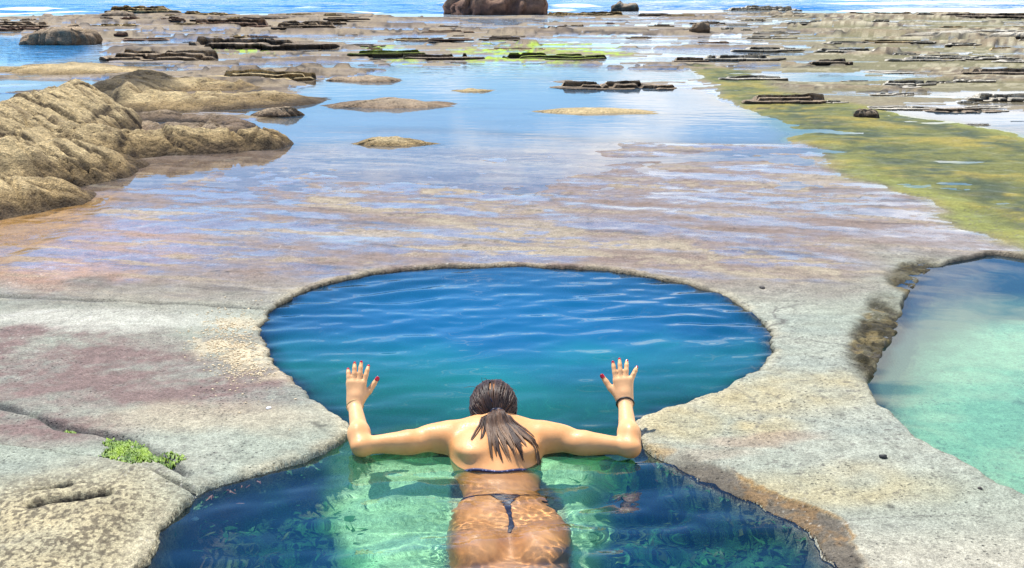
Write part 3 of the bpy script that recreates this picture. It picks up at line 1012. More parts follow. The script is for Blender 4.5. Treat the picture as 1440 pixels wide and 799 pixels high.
def ridge_rock(name, label, cat, segs, step, pal, seed, lump=.05, base=0.0, extra=None):
    """a rock with ridges: segs = (survey points, heights, half widths)"""
    allp = np.array([at(*p)[:2] for s in segs for p in s[0]])
    wmax = max(max(s[2]) for s in segs)
    (ax, ay), (bx, by) = allp.min(0) - wmax - .1, allp.max(0) + wmax + .1
    X, Y = np.meshgrid(np.arange(ax, bx, step), np.arange(ay, by, step))
    wx = X + .05 * fbm(X * 1.8, Y * 1.8, seed, 3) + .02 * fbm(X * 8, Y * 8, seed + 1, 2)
    wy = Y + .07 * fbm(X * 1.8, Y * 1.8, seed + 2, 3) + .03 * fbm(X * 8, Y * 8, seed + 3, 2)
    Hh = np.full(X.shape, -.25)
    for pts, hs, ws in segs:
        P = [at(*p)[:2] for p in pts]
        for k in range(len(P) - 1):
            (x_, y_), (u_, v_) = P[k], P[k + 1]
            ex, ey = u_ - x_, v_ - y_
            t = np.clip(((wx - x_) * ex + (wy - y_) * ey) / (ex * ex + ey * ey + 1e-9), 0, 1)
            d = np.sqrt((wx - x_ - t * ex) ** 2 + (wy - y_ - t * ey) ** 2)
            hh, ww = hs[k] + (hs[k + 1] - hs[k]) * t, ws[k] + (ws[k + 1] - ws[k]) * t
            e = hh * (.5 * np.sqrt(np.clip(1 - (d / ww) ** 2, 0, 1)) ** 1.25 + .5 * np.clip(1 - d / ww, 0, 1)) - .3 * np.clip(d / ww - 1, 0, 1)
            kk = .06
            hmix = np.clip(.5 + .5 * (e - Hh) / kk, 0, 1)
            Hh = Hh * (1 - hmix) + e * hmix + kk * hmix * (1 - hmix)
    n = fbm(X * 2.3, Y * 2.3, seed + 4, 5, .55)
    cr = 1 - np.abs(fbm(X * 1.5 + .5 * n, Y * 2.2, seed + 6, 3))
    cw, cid = cells((X + .10 * n) * 2.0 + .3 * Y, (Y - .2 * X + .10 * n) * 2.2, seed + 12)
    cw2, cid2 = cells((X + .06 * n) * 6.5, (Y + .06 * n) * 8.0, seed + 13)
    live = sstep(-.02, .15, Hh)
    Hh = Hh + live * (.055 * (cid - .5) + .012 * (cid2 - .5) - .05 * np.exp(-(cw / .05) ** 2) - .010 * np.exp(-(cw2 / .07) ** 2))
    gro = .5 - np.abs(fbm((X * .5 + Y) * 1.6, (Y - .6 * X) * 5.0, seed + 10, 4))
    Hh = Hh + .022 * gro * sstep(-.05, .12, Hh)
    rdg = .5 - np.abs(fbm(X * 3.1 + .4 * n, Y * 4.5, seed + 8, 4))
    Hh = Hh + .02 * rdg * sstep(-.05, .1, Hh)
    Hh = Hh + np.clip(Hh + .1, 0, .25) / .25 * lump * (n * .55 + .22 * fbm(X * 11, Y * 11, seed + 7, 3)) - .9 * lump * sstep(.9, 1.0, cr) * sstep(0, .1, Hh)
    V = np.stack([X, Y, Hh + base], -1).reshape(-1, 3)
    F = grid_quads(*X.shape)
    keep = (Hh.reshape(-1)[F] > -.16).any(1)
    V, F, used = compact(V, F, keep)
    me = mesh_np(name, V, F)
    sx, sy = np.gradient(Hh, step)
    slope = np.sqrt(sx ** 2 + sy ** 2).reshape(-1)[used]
    col, wet = rock_colour(V, Hh.max() * .45, pal, seed, 1.2)
    blot = sstep(.15, .55, fbm(V[:, 0] * 5, V[:, 1] * 5, seed + 9, 5, .6))[:, None] * .5
    col = col * (1 - blot) + np.array([.13, .085, .04]) * blot
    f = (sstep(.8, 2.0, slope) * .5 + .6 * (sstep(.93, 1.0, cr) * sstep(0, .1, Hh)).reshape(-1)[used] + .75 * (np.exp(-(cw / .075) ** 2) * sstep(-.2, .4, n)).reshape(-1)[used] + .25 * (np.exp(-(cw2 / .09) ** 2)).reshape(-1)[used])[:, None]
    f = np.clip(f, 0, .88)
    col = col * (1 - f) + np.array([.045, .03, .02]) * f  # shade of steep faces put into the colour, plus dark cracks
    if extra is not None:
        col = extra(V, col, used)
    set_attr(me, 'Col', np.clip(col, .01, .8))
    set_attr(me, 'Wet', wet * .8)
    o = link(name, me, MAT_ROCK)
    tag(o, label, cat)
    return o


ridge_rock('rock_outcrop', 'large tan sandstone outcrop with a humped ridge and a long low arm', 'rock', [
    ([(-260, 262), (-60, 240), (10, 222), (70, 200), (112, 186), (140, 182), (176, 178)], (.66, .62, .54, .56, .62, .42, .05), (1.0, .9, .8, .75, .72, .5, .3)),
    ([(-200, 320), (-60, 302), (10, 290), (80, 280), (105, 274)], (.34, .30, .24, .17, .05), (.5, .42, .36, .28, .2)),
    ([(-60, 270), (20, 262), (90, 250), (150, 240), (172, 232)], (.48, .42, .36, .26, .10), (.42, .40, .36, .30, .2)),
    ([(100, 222), (180, 213), (250, 210), (320, 207), (368, 203), (388, 199)], (.36, .26, .20, .18, .19, .15), (.48, .36, .29, .26, .25, .2)),
], .022, 'tan', 101, .05, -.02)
ridge_rock('rock_ledge', 'curved narrow ledge with a dark undercut rim holding a small pool behind the outcrop arm', 'rock ledge', [
    ([(132, 178), (180, 184), (240, 185), (300, 184), (342, 181)], (.16, .14, .12, .12, .06), (.32, .24, .22, .22, .18)),
    ([(150, 170), (230, 166), (310, 168), (345, 175)], (.10, .09, .09, .06), (.3, .25, .25, .2)),
], .035, 'brown', 111, .03, -.03)
ridge_rock('rock_outcrop', 'broad tan rock slab with a steep black broken left end, behind the big outcrop', 'rock', [
    ([(172, 148), (215, 150), (300, 146), (380, 142), (425, 138)], (.26, .24, .17, .12, .03), (.5, .6, .7, .7, .5)),
    ([(165, 140), (200, 128), (280, 124), (340, 128)], (.34, .30, .20, .08), (.7, .8, .9, .6)),
    ([(178, 152), (182, 144)], (.33, .36), (.26, .3)),
], .06, 'tan', 121, .07, -.03,
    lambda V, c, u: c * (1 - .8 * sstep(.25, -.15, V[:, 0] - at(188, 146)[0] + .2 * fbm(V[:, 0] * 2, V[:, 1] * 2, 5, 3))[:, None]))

R = 'rock ledge'
LEDGES = [
    # name, label, category, x0, x1, ytop, ybottom, palette, kind
    ('boulder', 'dark brown tilted boulder lying alone in the choppy bay at the far left', 'boulder', 22, 120, 36, 63, 'brown', 'boulder', .12),
    ('rock_ledge', 'long tan shelf of rock on the near shore of the small bay', R, -60, 212, 80, 102, 'tan', 'mound', 0),
    ('rock_ledge', 'brown rubbly ledge right of the small bay, below the black topped reef', R, 132, 300, 54, 84, 'brown', 'slab', 0),
    ('rock_ledge', 'long black ledge with a thin green fringe, left half of the reef', R, 262, 480, 46, 68, 'dark', 'thin', -.1),
    ('rock_ledge', 'blocky brown reef head with black gaps in front of the far surf', R, 236, 380, 12, 40, 'red', 'slab', .1),
    ('rock_ledge', 'low brown reef slab running right from the blocky reef head', R, 375, 470, 20, 40, 'brown', 'slab', 0),
    ('rock_ledge', 'pale topped headland slab at the water edge, top left of the shelf', R, 142, 250, -4, 16, 'tan', 'slab', 0),
    ('rock_ledge', 'low line of dark rocks between the bay and the sea at the far left', R, -30, 76, 24, 40, 'brown', 'slab', 0),
    ('rock_ledge', 'rounded dark rock low in the reef just right of the bay boulder', R, 142, 182, 15, 26, 'dark', 'boulder', 0),
    ('rock_ledge', 'tan slab with dark broken right side, behind the broad tan slab', R, 274, 440, 82, 112, 'tan', 'slab', -.1),
    ('flat_rock', 'flat brown rock alone in the blue water, right of the tan slabs', 'flat rock', 455, 570, 98, 114, 'brown', 'mound', 0),
    ('rock', 'small brown hump of rock off the end of the broad tan slab', 'rock', 352, 424, 138, 163, 'brown', 'mound', 0),
    ('flat_rock', 'long flat grey brown rock tapering to the right in the mirror of water', 'flat rock', 430, 652, 127, 152, 'brown', 'mound', -.1),
    ('flat_rock', 'low tan hump just awash in the blue water behind the long flat rock', 'flat rock', 622, 704, 117, 128, 'tan', 'mound', 0),
    ('flat_rock', 'long thin tan hump awash in the middle of the cloud reflection', 'flat rock', 748, 934, 145, 160, 'tan', 'mound', 0),
    ('flat_rock', 'mottled tan patch of rock awash on the lip of the mirror pool', 'flat rock', 488, 606, 184, 203, 'tan', 'mound', 0),
    ('boulder', 'big rust brown boulder standing in the surf at the edge of the sea', 'boulder', 640, 752, -22, 21, 'red', 'boulder', .06),
    ('rock_ledge', 'pale reef slab right of the big rust boulder, in white foam', R, 764, 900, 6, 22, 'tan', 'slab', 0),
    ('rock', 'dark blocky rock on the pale reef right of the rust boulder', 'rock', 862, 900, 2, 14, 'dark', 'boulder', 0),
    ('rock_ledge', 'dark ledge with green weed on its left end in mid water', R, 486, 600, 64, 80, 'green', 'thin', 0),
    ('rock_ledge', 'low black ledge running into the bright green weed from the left', R, 566, 684, 68, 84, 'dark', 'thin', 0),
    ('rock_ledge', 'thin black ledge in the pale water above the green weed', R, 672, 738, 47, 56, 'dark', 'thin', 0),
    ('rock_ledge', 'green topped ledge with black front at the back of the weed patch', R, 706, 856, 63, 82, 'green', 'slab', 0),
    ('rock_ledge', 'brown layered slab with black broken front, right of the green weed', R, 768, 958, 96, 123, 'brown', 'slab', 0),
    ('rock', 'small dark rock standing alone in the pale far water', 'rock', 970, 1000, 33, 48, 'brown', 'boulder', .1),
    ('rock_ledge', 'short black ledge beside the start of the green channel', R, 934, 1000, 69, 86, 'dark', 'slab', 0),
    ('rock_ledge', 'stack of pale flat slabs at the shore, right of centre', R, 1016, 1132, -4, 15, 'pale', 'slab', 0),
    ('rock_ledge', 'long dark ledge below the surf at the far right', R, 1150, 1290, 14, 24, 'dark', 'thin', 0),
    ('rock_ledge', 'long dark ledge at the far right running out of the picture', R, 1285, 1470, 15, 26, 'dark', 'thin', 0),
    ('rock_ledge', 'black block shaped ledge between pale slabs on the right flats', R, 1136, 1202, 76, 93, 'dark', 'slab', 0),
    ('rock_ledge', 'pale low ledge left of the black block on the right flats', R, 1030, 1136, 58, 72, 'pale', 'slab', 0),
    ('rock_ledge', 'pale ledge with black foot joining the short black ledge', R, 985, 1110, 66, 84, 'pale', 'slab', 0),
    ('rock_ledge', 'narrow pale ledge behind the black block', R, 1148, 1252, 62, 74, 'pale', 'slab', 0),
    ('rock_ledge', 'broad pale flat slab right of the black block', R, 1250, 1362, 71, 87, 'pale', 'slab', 0),
    ('rock_ledge', 'cracked ledge of black blocks at the right edge of the flats', R, 1352, 1470, 90, 108, 'dark', 'slab', 0),
    ('rock_ledge', 'smooth pale double hump near the top right corner', R, 1288, 1405, 38, 55, 'pale', 'mound', 0),
    ('rock_ledge', 'smooth pale hump at the right edge, beside the double hump', R, 1400, 1500, 40, 58, 'pale', 'mound', 0),
    ('rock_ledge', 'brown layered ledge with black overhang at the head of the green channel', R, 1046, 1166, 114, 146, 'brown', 'slab', 0),
    ('rock_ledge', 'thin pale tiers of rock just behind the brown layered ledge', R, 1012, 1112, 96, 112, 'pale', 'slab', 0),
    ('rock_ledge', 'pale rock with dark cracks low at the right edge', R, 1362, 1460, 114, 140, 'pale', 'slab', 0),
    ('rock_ledge', 'thin dark ledge in the white shallows at the right', R, 1300, 1412, 145, 155, 'dark', 'thin', 0),
    ('rock_ledge', 'thin dark ledge low at the right edge, nearest of the right hand ledges', R, 1408, 1470, 158, 169, 'dark', 'thin', 0),
    ('rock', 'small dark rock in the shallows right of the brown layered ledge', 'rock', 1204, 1236, 154, 166, 'dark', 'boulder', 0),
    ('rock_ledge', 'pale speckled low ledge in the middle of the right flats', R, 1245, 1320, 104, 120, 'pale', 'slab', 0),
]
for k, (nm, lb, ct_, x0, x1, yt, yb, pal, kd, tl) in enumerate(LEDGES):
    ledge(nm, lb, ct_, x0, x1, yt, yb, pal, kd, tilt=tl, seed=200 + 13 * k)

# the many small look-alike ledges of the outer reef
rr = random.Random(7)
n_small = 0
while n_small < 120:
    yb = 12 + 60 * rr.random() ** 1.4
    x = rr.uniform(-80, 1500)
    if x < 150 and 44 < yb < 92: continue
    if 600 < x < 780 and yb < 24: continue
    p = at(x, yb)
    if p[1] > 62 + 5 * (x > 900): continue
    dens = .85 if x < 620 else (.75 if x > 1010 else .35)
    if rr.random() > dens: continue
    wpx = rr.uniform(14, 70) * (.6 + yb / 90)
    hpx = rr.uniform(3, 8) * (.7 + yb / 100)
    if x > 1010:
        ledge('reef_ledge', 'small pale ledge with a dark foot scattered on the right hand flats', 'rock ledge', x, x + wpx, yb - hpx, yb, rr.choice(['pale', 'pale', 'tan']), rr.choice(['slab', 'thin']), seed=900 + n_small, group='small ledges of the right flats')
    else:
        ledge('reef_ledge', 'small brown ledge among the scattered rocks of the outer reef', 'rock ledge', x, x + wpx, yb - hpx, yb, rr.choice(['brown', 'tan', 'red', 'dark']), rr.choice(['slab', 'thin', 'slab']), seed=900 + n_small, group='small ledges of the outer reef')
    n_small += 1
# low white-rimmed tiers nearer, right side
for k in range(26):
    yb = rr.uniform(75, 175)
    x = rr.uniform(1010 + (yb - 75) * 1.9, 1480)
    wpx = rr.uniform(30, 110); hpx = rr.uniform(4, 8)
    ledge('reef_ledge', 'small pale ledge with a dark foot scattered on the right hand flats', 'rock ledge', x, x + wpx, yb - hpx, yb, 'pale', 'thin', seed=1200 + k, group='small ledges of the right flats')

# ------------------------------------------------------------------ the swimmer
class Field:
    """a grid of signed distance, primitives blended softly into one body"""
    def __init__(self, lo, hi, h):
        self.lo, self.h = np.array(lo, float), h
        self.n = np.ceil((np.array(hi) - self.lo) / h).astype(int) + 1
        self.f = np.full(self.n, .2, np.float32)

    def block(self, lo, hi):
        a = np.clip(np.floor((np.array(lo) - self.lo) / self.h).astype(int), 0, self.n)
        b = np.clip(np.ceil((np.array(hi) - self.lo) / self.h).astype(int) + 1, 0, self.n)
        ax = [self.lo[k] + self.h * np.arange(a[k], b[k]) for k in range(3)]
        return tuple(slice(a[k], b[k]) for k in range(3)), np.meshgrid(*ax, indexing='ij', sparse=True)

    def add(self, lo, hi, fn, k=.02, cut=False):
        m = max(k, .015) * 2.2
        sl_, (X, Y, Z) = self.block(np.array(lo) - m, np.array(hi) + m)
        d = fn(X, Y, Z).astype(np.float32)
        f = self.f[sl_]
        if cut:
            h = np.clip(.5 - .5 * (f + d) / k, 0, 1)
            self.f[sl_] = f * (1 - h) + (-d) * h + k * h * (1 - h)
        else:
            h = np.clip(.5 + .5 * (f - d) / k, 0, 1)
            self.f[sl_] = f * (1 - h) + d * h - k * h * (1 - h)

    def cone(self, A, B, ra, rb, k=.02, cut=False):
        A, B = np.array(A, float), np.array(B, float)
        e = B - A
        ee = e @ e + 1e-12
        def fn(X, Y, Z):
            t = np.clip(((X - A[0]) * e[0] + (Y - A[1]) * e[1] + (Z - A[2]) * e[2]) / ee, 0, 1)
            return np.sqrt((X - A[0] - t * e[0]) ** 2 + (Y - A[1] - t * e[1]) ** 2 + (Z - A[2] - t * e[2]) ** 2) - (ra + (rb - ra) * t)
        r = max(ra, rb)
        self.add(np.minimum(A, B) - r, np.maximum(A, B) + r, fn, k, cut)

    def ball(self, Cn, R, M=None, k=.02, cut=False):
        Cn, R = np.array(Cn, float), np.array(R, float)
        M = np.eye(3) if M is None else M         # rows: local axes
        def fn(X, Y, Z):
            x, y, z = X - Cn[0], Y - Cn[1], Z - Cn[2]
            q = [(M[i, 0] * x + M[i, 1] * y + M[i, 2] * z) for i in range(3)]
            k0 = np.sqrt(sum((q[i] / R[i]) ** 2 for i in range(3)))
            k1 = np.sqrt(sum((q[i] / R[i] ** 2) ** 2 for i in range(3))) + 1e-9
            return k0 * (k0 - 1) / k1
        m = R.max()
        self.add(Cn - m, Cn + m, fn, k, cut)

    def mesh(self):
        f, n = self.f, self.n
        s = f < 0
        c = np.zeros(n - 1, np.int8)
        for i in (0, 1):
            for j in (0, 1):
                for k in (0, 1):
                    c += s[i:n[0] - 1 + i, j:n[1] - 1 + j, k:n[2] - 1 + k]
        cell = np.argwhere((c > 0) & (c < 8))
        idx = np.full(n - 1, -1, np.int32)
        idx[tuple(cell.T)] = np.arange(len(cell))
        acc, cnt = np.zeros((len(cell), 3)), np.zeros(len(cell))
        corners = [(i, j, k) for i in (0, 1) for j in (0, 1) for k in (0, 1)]
        for a in corners:
            for ax in range(3):
                if a[ax]: continue
                b = list(a); b[ax] = 1
                fa = f[tuple((cell + a).T)]; fb = f[tuple((cell + b).T)]
                m = (fa < 0) != (fb < 0)
                t = fa[m] / (fa[m] - fb[m])
                p = np.array(a, float) + np.zeros((m.sum(), 3)); p[:, ax] = t
                acc[m] += p; cnt[m] += 1
        V = (cell + acc / cnt[:, None]) * self.h + self.lo
        Fs = []
        for ax in range(3):
            u, v = (ax + 1) % 3, (ax + 2) % 3
            sl0 = [slice(1, -1)] * 3; sl0[ax] = slice(0, -1)
            sl1 = [slice(1, -1)] * 3; sl1[ax] = slice(1, None)
            a, b = s[tuple(sl0)], s[tuple(sl1)]
            e = np.argwhere(a != b)
            off = np.array([1, 1, 1]); off[ax] = 0
            g = e + off
            flip = a[tuple(e.T)]
            q_ = []
            for du, dv in ((1, 1), (0, 1), (0, 0), (1, 0)):
                h = g.copy(); h[:, u] -= du; h[:, v] -= dv
                q_.append(idx[tuple(h.T)])
            Q = np.stack(q_, -1)
            Q[~flip] = Q[~flip][:, ::-1]
            Fs.append(Q)
        return V, np.concatenate(Fs)


def unit(v):
    return v / np.linalg.norm(v)


fld = Field((-.75, 2.05, -.80), (.60, 4.20, .34), .0046)
PX = -.058                                   # middle of the body
# trunk: half widths, half depths and mid heights along its length
TY = np.array([2.99, 3.08, 3.17, 3.27, 3.36, 3.425, 3.475, 3.52, 3.575, 3.66, 3.74, 3.80, 3.84, 3.88])
TA = np.array([.140, .165, .176, .180, .176, .160, .142, .132, .137, .152, .163, .160, .140, .085])
TB = np.array([.060, .085, .098, .102, .098, .092, .086, .083, .086, .098, .102, .090, .072, .048])
TZC = np.array([-.235, -.205, -.185, -.165, -.158, -.152, -.146, -.138, -.122, -.075, -.030, .000, .015, .030])


def trunk(X, Y, Z):
    a, b, zc = np.interp(Y, TY, TA), np.interp(Y, TY, TB), np.interp(Y, TY, TZC)
    k0 = np.sqrt(((X - PX) / a) ** 2 + ((Z - zc) / b) ** 2)
    d = (k0 - 1) * (b + (a - b) * ((X - PX) / a) ** 2 / (k0 ** 2 + 1e-6))
    e = np.maximum(Y - TY[-1], TY[0] - Y)
    return np.maximum(d, e + 0 * d) * .92


def soft(y):
    return y


fld.add((PX - .19, 2.98, -.31), (PX + .19, 3.9, .12), trunk, .03)
# seat and thighs
for s in (-1, 1):
    fld.ball((PX + s * .090, 3.215, -.146), (.096, .150, .106), None, .018)
    fld.ball((PX + s * .128, 3.31, -.165), (.060, .14, .085), None, .05)
    hip, knee, ank = np.array([PX + s * .094, 3.13, -.215]), np.array([PX + s * .100, 2.72, -.33]), np.array([PX + s * .11, 2.34, -.52])
    fld.cone(hip, knee, .090, .058, .03)
    fld.cone(knee, ank, .056, .036, .02)
    fld.ball(knee + (ank - knee) * .3 + np.array([0, .0, .022]), (.045, .11, .042), None, .03)
    fld.cone(ank, ank + np.array([s * .01, -.14, -.10]), .036, .024, .02)
    fld.ball(ank + np.array([s * .012, -.13, -.085]), (.036, .075, .022), None, .02)
fld.cone((PX, 3.04, -.045), (PX, 3.31, -.030), .018, .007, .022, True)          # cleft
# back: spine furrow, shoulder blades
fld.cone((PX, 3.40, -.026), (PX, 3.76, .136), .022, .024, .05, True)
for s in (-1, 1):
    fld.ball((PX + s * .085, 3.735, .030), (.060, .085, .030), None, .06)
    fld.cone((PX + s * .02, 3.86, .062), (PX + s * .150, 3.822, .032), .040, .046, .04)     # top of the shoulder
# chest below
for s in (-1, 1):
    fld.ball((PX + s * .075, 3.70, -.115), (.062, .065, .060), None, .03)
# neck and head
hc = np.array([-.068, 3.930, .076])
fld.cone((PX, 3.83, .058), hc + np.array([0, -.02, -.03]), .058, .052, .03)
ta = math.radians(22)                        # the face looks ahead and a little down
Mh = np.array([[1, 0, 0], [0, math.cos(ta), -math.sin(ta)], [0, math.sin(ta), math.cos(ta)]])
HL = lambda x, y, z: hc + Mh.T @ np.array([x, y, z])                            # head: x right, y to the face, z to the crown
fld.ball(HL(0, -.010, .022), (.074, .094, .090), Mh, .02)
fld.ball(HL(0, .030, -.045), (.056, .058, .070), Mh, .03)
fld.ball(HL(0, .066, -.088), (.026, .024, .020), Mh, .02)                       # chin
fld.cone(HL(0, .080, .004), HL(0, .104, -.030), .009, .013, .012)              # nose
fld.cone(HL(-.020, .078, -.058), HL(.020, .078, -.058), .008, .008, .010)      # lips
for s in (-1, 1):
    fld.ball(HL(s * .032, .084, .004), (.015, .010, .011), Mh, .008, True)     # eye sockets
    fld.ball(HL(s * .030, .076, .020), (.022, .012, .007), Mh, .01)            # brow
    fld.ball(HL(s * .076, -.004, -.010), (.009, .020, .031), Mh, .006)         # ear

# arms: shoulder, elbow, wrist, hand
NAILS, WRISTS = [], []


def arm(sh, el, wr, tip, side, fist, mixh, curl):
    Sh, E = at(*sh), at(*el)
    Wp = reach(E, *wr, .222)
    far, near = reach(Wp, *tip, .170, 1), reach(Wp, *tip, .170, -1)
    T = far * mixh + near * (1 - mixh)
    d = unit(T - Wp)
    n = unit(np.cross(np.cross(d, CC - Wp), d))          # back of the hand towards the camera
    sd = unit(np.cross(d, n)) * 1.0
    if sd[0] * side > 0: sd = -sd                        # sd: towards the thumb (inwards)
    fld.ball(Sh, (.056, .056, .054), None, .04)
    m = Sh * .55 + E * .45
    fld.cone(Sh, m + np.array([0, 0, .002]), .046, .037, .03)
    fld.cone(m + np.array([0, 0, .002]), E, .037, .031, .02)
    fld.ball(E + np.array([side * .004, -.008, 0]), (.031, .031, .029), None, .02)
    f1 = E * .68 + Wp * .32
    fld.cone(E, f1, .033, .034, .02)
    fld.cone(f1, Wp, .034, .0240, .02)
    fld.ball(Sh + (E - Sh) * .16 + np.array([0, .004, .016]), (.058, .041, .037), None, .03)       # deltoid
    fld.ball(Sh + (E - Sh) * .48 + np.array([0, -.012, -.004]), (.075, .031, .031), None, .03)   # triceps
    fld.ball(E + np.array([side * .010, -.022, .006]), (.016, .016, .016), None, .018)            # point of the elbow
    fld.ball(E * .76 + Wp * .24 + n * .006 - sd * .010, (.030, .036, .042), None, .03)
    fld.ball(Wp - sd * .016 + n * .012 - d * .010, (.009, .009, .009), None, .012)                # wrist bone
    # hand
    fld.cone(Wp, Wp + d * .03, .026, .025, .015)
    for c_, w_ in ((-.026, .0145), (-.009, .0155), (.009, .0155), (.026, .0145)):
        fld.cone(Wp + d * .018 + sd * c_ * .55, Wp + d * .082 + sd * c_, .0165, .0125, .014)
    WRISTS.append((Wp.copy(), unit(Wp - E), side))
    out = []
    lens = (.066, .076, .072, .056)                      # index .. little
    for q_, (c_, ln) in enumerate(zip((.027, .009, -.009, -.026), lens)):
        spread = fist[q_]
        fd = unit(d + sd * spread)
        a = Wp + d * (.082 - .006 * (q_ == 3)) + sd * c_
        b = a + fd * ln * .48 - n * .002
        g = unit(fd - n * .22 * curl[q_])
        c2 = b + g * ln * .30
        g2_ = unit(fd - n * .50 * curl[q_])
        e = c2 + g2_ * ln * .26
        fld.cone(a, b, .0098, .0088, .005)
        fld.cone(b, c2, .0088, .0080, .004)
        fld.cone(c2, e, .0080, .0066, .004)
        NAILS.append((e, g2_, n, .0054, 'finger'))
    a = Wp + d * .022 + sd * .020 - n * .004
    td = unit(d * .78 + sd * .66 - n * .10)
    b = a + td * .044
    td2 = unit(d * .86 + sd * .50 - n * .05)
    c2 = b + td2 * .030
    e = c2 + unit(td2 + n * .06) * .024
    fld.cone(a, b, .0150, .0118, .014)
    fld.cone(b, c2, .0115, .0102, .005)
    fld.cone(c2, e, .0102, .0080, .004)
    NAILS.append((e, td2, n, .0078, 'thumb'))


arm((629, 617, .020), (509, 627, .020), (499, 570), (503, 512), -1, (.20, .05, -.03, -.14), .62, (.9, .6, .8, 1.3))
arm((767, 617, .020), (885, 629, .020), (879, 566), (874, 506), 1, (.08, -.02, -.14, -.55), .62, (.5, .9, 1.5, 1.2))

BV, BF = fld.mesh()


def swing(y):
    """the hips drift a little to the right of the shoulders"""
    return .050 * (1 - sstep(3.25, 3.78, y))


BV[:, 0] += swing(BV[:, 1])
BV[:, 2] -= .020 * (1 - sstep(3.28, 3.62, BV[:, 1]))
del fld.f
person = bpy.data.objects.new('person', None)
COL.objects.link(person)
person.location = (PX, 3.4, -.3)
tag(person, 'swimmer in a navy string bikini, wet brown hair, both hands raised between the rock tips', 'person')
off = np.array(person.location)


def part(name, V, F, mat, parent, smooth=True):
    me = mesh_np(name, np.asarray(V) - off, F, smooth)
    o = link(name, me, mat, parent)
    o.cycles.is_caustics_receiver = True
    return o


m, nt, b = new_mat('skin')
geo = node(nt, 'ShaderNodeNewGeometry')
n1 = noise(nt, 14, 4, .6, geo.outputs['Position'])
n2 = noise(nt, 160, 3, .7, geo.outputs['Position'])
rp = node(nt, 'ShaderNodeValToRGB')
rp.color_ramp.elements[0].position, rp.color_ramp.elements[0].color = .3, (.62, .27, .088, 1)
rp.color_ramp.elements[1].position, rp.color_ramp.elements[1].color = .7, (.77, .38, .148, 1)
nt.links.new(n1.outputs[0], rp.inputs[0])
pale = node(nt, 'ShaderNodeAttribute', attribute_name='Pale')
mxs = node(nt, 'ShaderNodeMix', data_type='RGBA')
nt.links.new(pale.outputs['Fac'], mxs.inputs[0]); nt.links.new(rp.outputs[0], mxs.inputs[6]); mxs.inputs[7].default_value = (.82, .50, .26, 1)
nt.links.new(mxs.outputs[2], b.inputs['Base Color'])
rr_ = maprange(nt, n2.outputs[0], .35, .65, .34, .62)
nt.links.new(rr_.outputs[0], b.inputs['Roughness'])
bm = node(nt, 'ShaderNodeBump'); b.inputs['Specular IOR Level'].default_value = .35
bm.inputs['Distance'].default_value = .0008; bm.inputs['Strength'].default_value = .5
nt.links.new(n2.outputs[0], bm.inputs['Height']); nt.links.new(bm.outputs[0], b.inputs['Normal'])
MAT_SKIN = m

body = part('body', BV, BF, MAT_SKIN, person)
# forearms and hands are less tanned than the back
armd = np.minimum(np.linalg.norm(BV - WRISTS[0][0], axis=1), np.linalg.norm(BV - WRISTS[1][0], axis=1))
set_attr(body.data, 'Pale', np.clip(.5 * (1 - sstep(.0, .36, armd)), 0, 1))
body_bvh = BVHTree.FromPolygons([Vector(v) for v in BV], BF.tolist())


def onto(x, y, lift=.003):
    r_ = body_bvh.ray_cast(Vector((x, y, .5)), Vector((0, 0, -1)))
    return (np.array(r_[0]) + np.array(r_[1]) * lift, np.array(r_[1])) if r_[0] is not None else (None, None)


def tube(P, R, k=6):
    """tapered tube along points"""
    P = np.asarray(P, float)
    R = np.broadcast_to(np.asarray(R, float), (len(P),))
    V, F = [], []
    T = np.gradient(P, axis=0)
    T /= np.linalg.norm(T, axis=1)[:, None] + 1e-9
    a = np.array([0, 0, 1.0]) if abs(T[0][2]) < .9 else np.array([1.0, 0, 0])
    for i in range(len(P)):
        u = np.cross(T[i], a); u /= np.linalg.norm(u) + 1e-9
        v = np.cross(u, T[i]); a = v
        for j in range(k):
            q_ = 2 * math.pi * j / k
            V.append(P[i] + R[i] * (math.cos(q_) * u + math.sin(q_) * v))
    for i in range(len(P) - 1):
        for j in range(k):
            F.append((i * k + j, i * k + (j + 1) % k, (i + 1) * k + (j + 1) % k, (i + 1) * k + j))
    return np.array(V), F


def join(items):
    Vs, Fs, o = [], [], 0
    for V, F in items:
        Vs.append(V); Fs += [tuple(i + o for i in f) for f in F]; o += len(V)
    return np.concatenate(Vs), Fs


def around(cy, tilt=0.0, lift=.003, n=90, wob=0.0):
    """a loop round the trunk at the station cy"""
    pts = []
    zc = float(np.interp(cy, TY, TZC))
    for k in range(n):
        a = 2 * math.pi * k / n
        d = Vector((math.cos(a), 0, math.sin(a))).normalized()
        o = Vector((PX + float(swing(cy)), cy + tilt * (1 - math.sin(a)) + wob * math.sin(3 * a), zc)) + d * .32
        r_ = body_bvh.ray_cast(o, -d)
        if r_[0] is not None and abs(r_[0][0] - PX - float(swing(cy))) < .22:
            pts.append(np.array(r_[0]) + np.array(r_[1]) * lift)
    pts.append(pts[0]); pts.append(pts[1])
    return pts


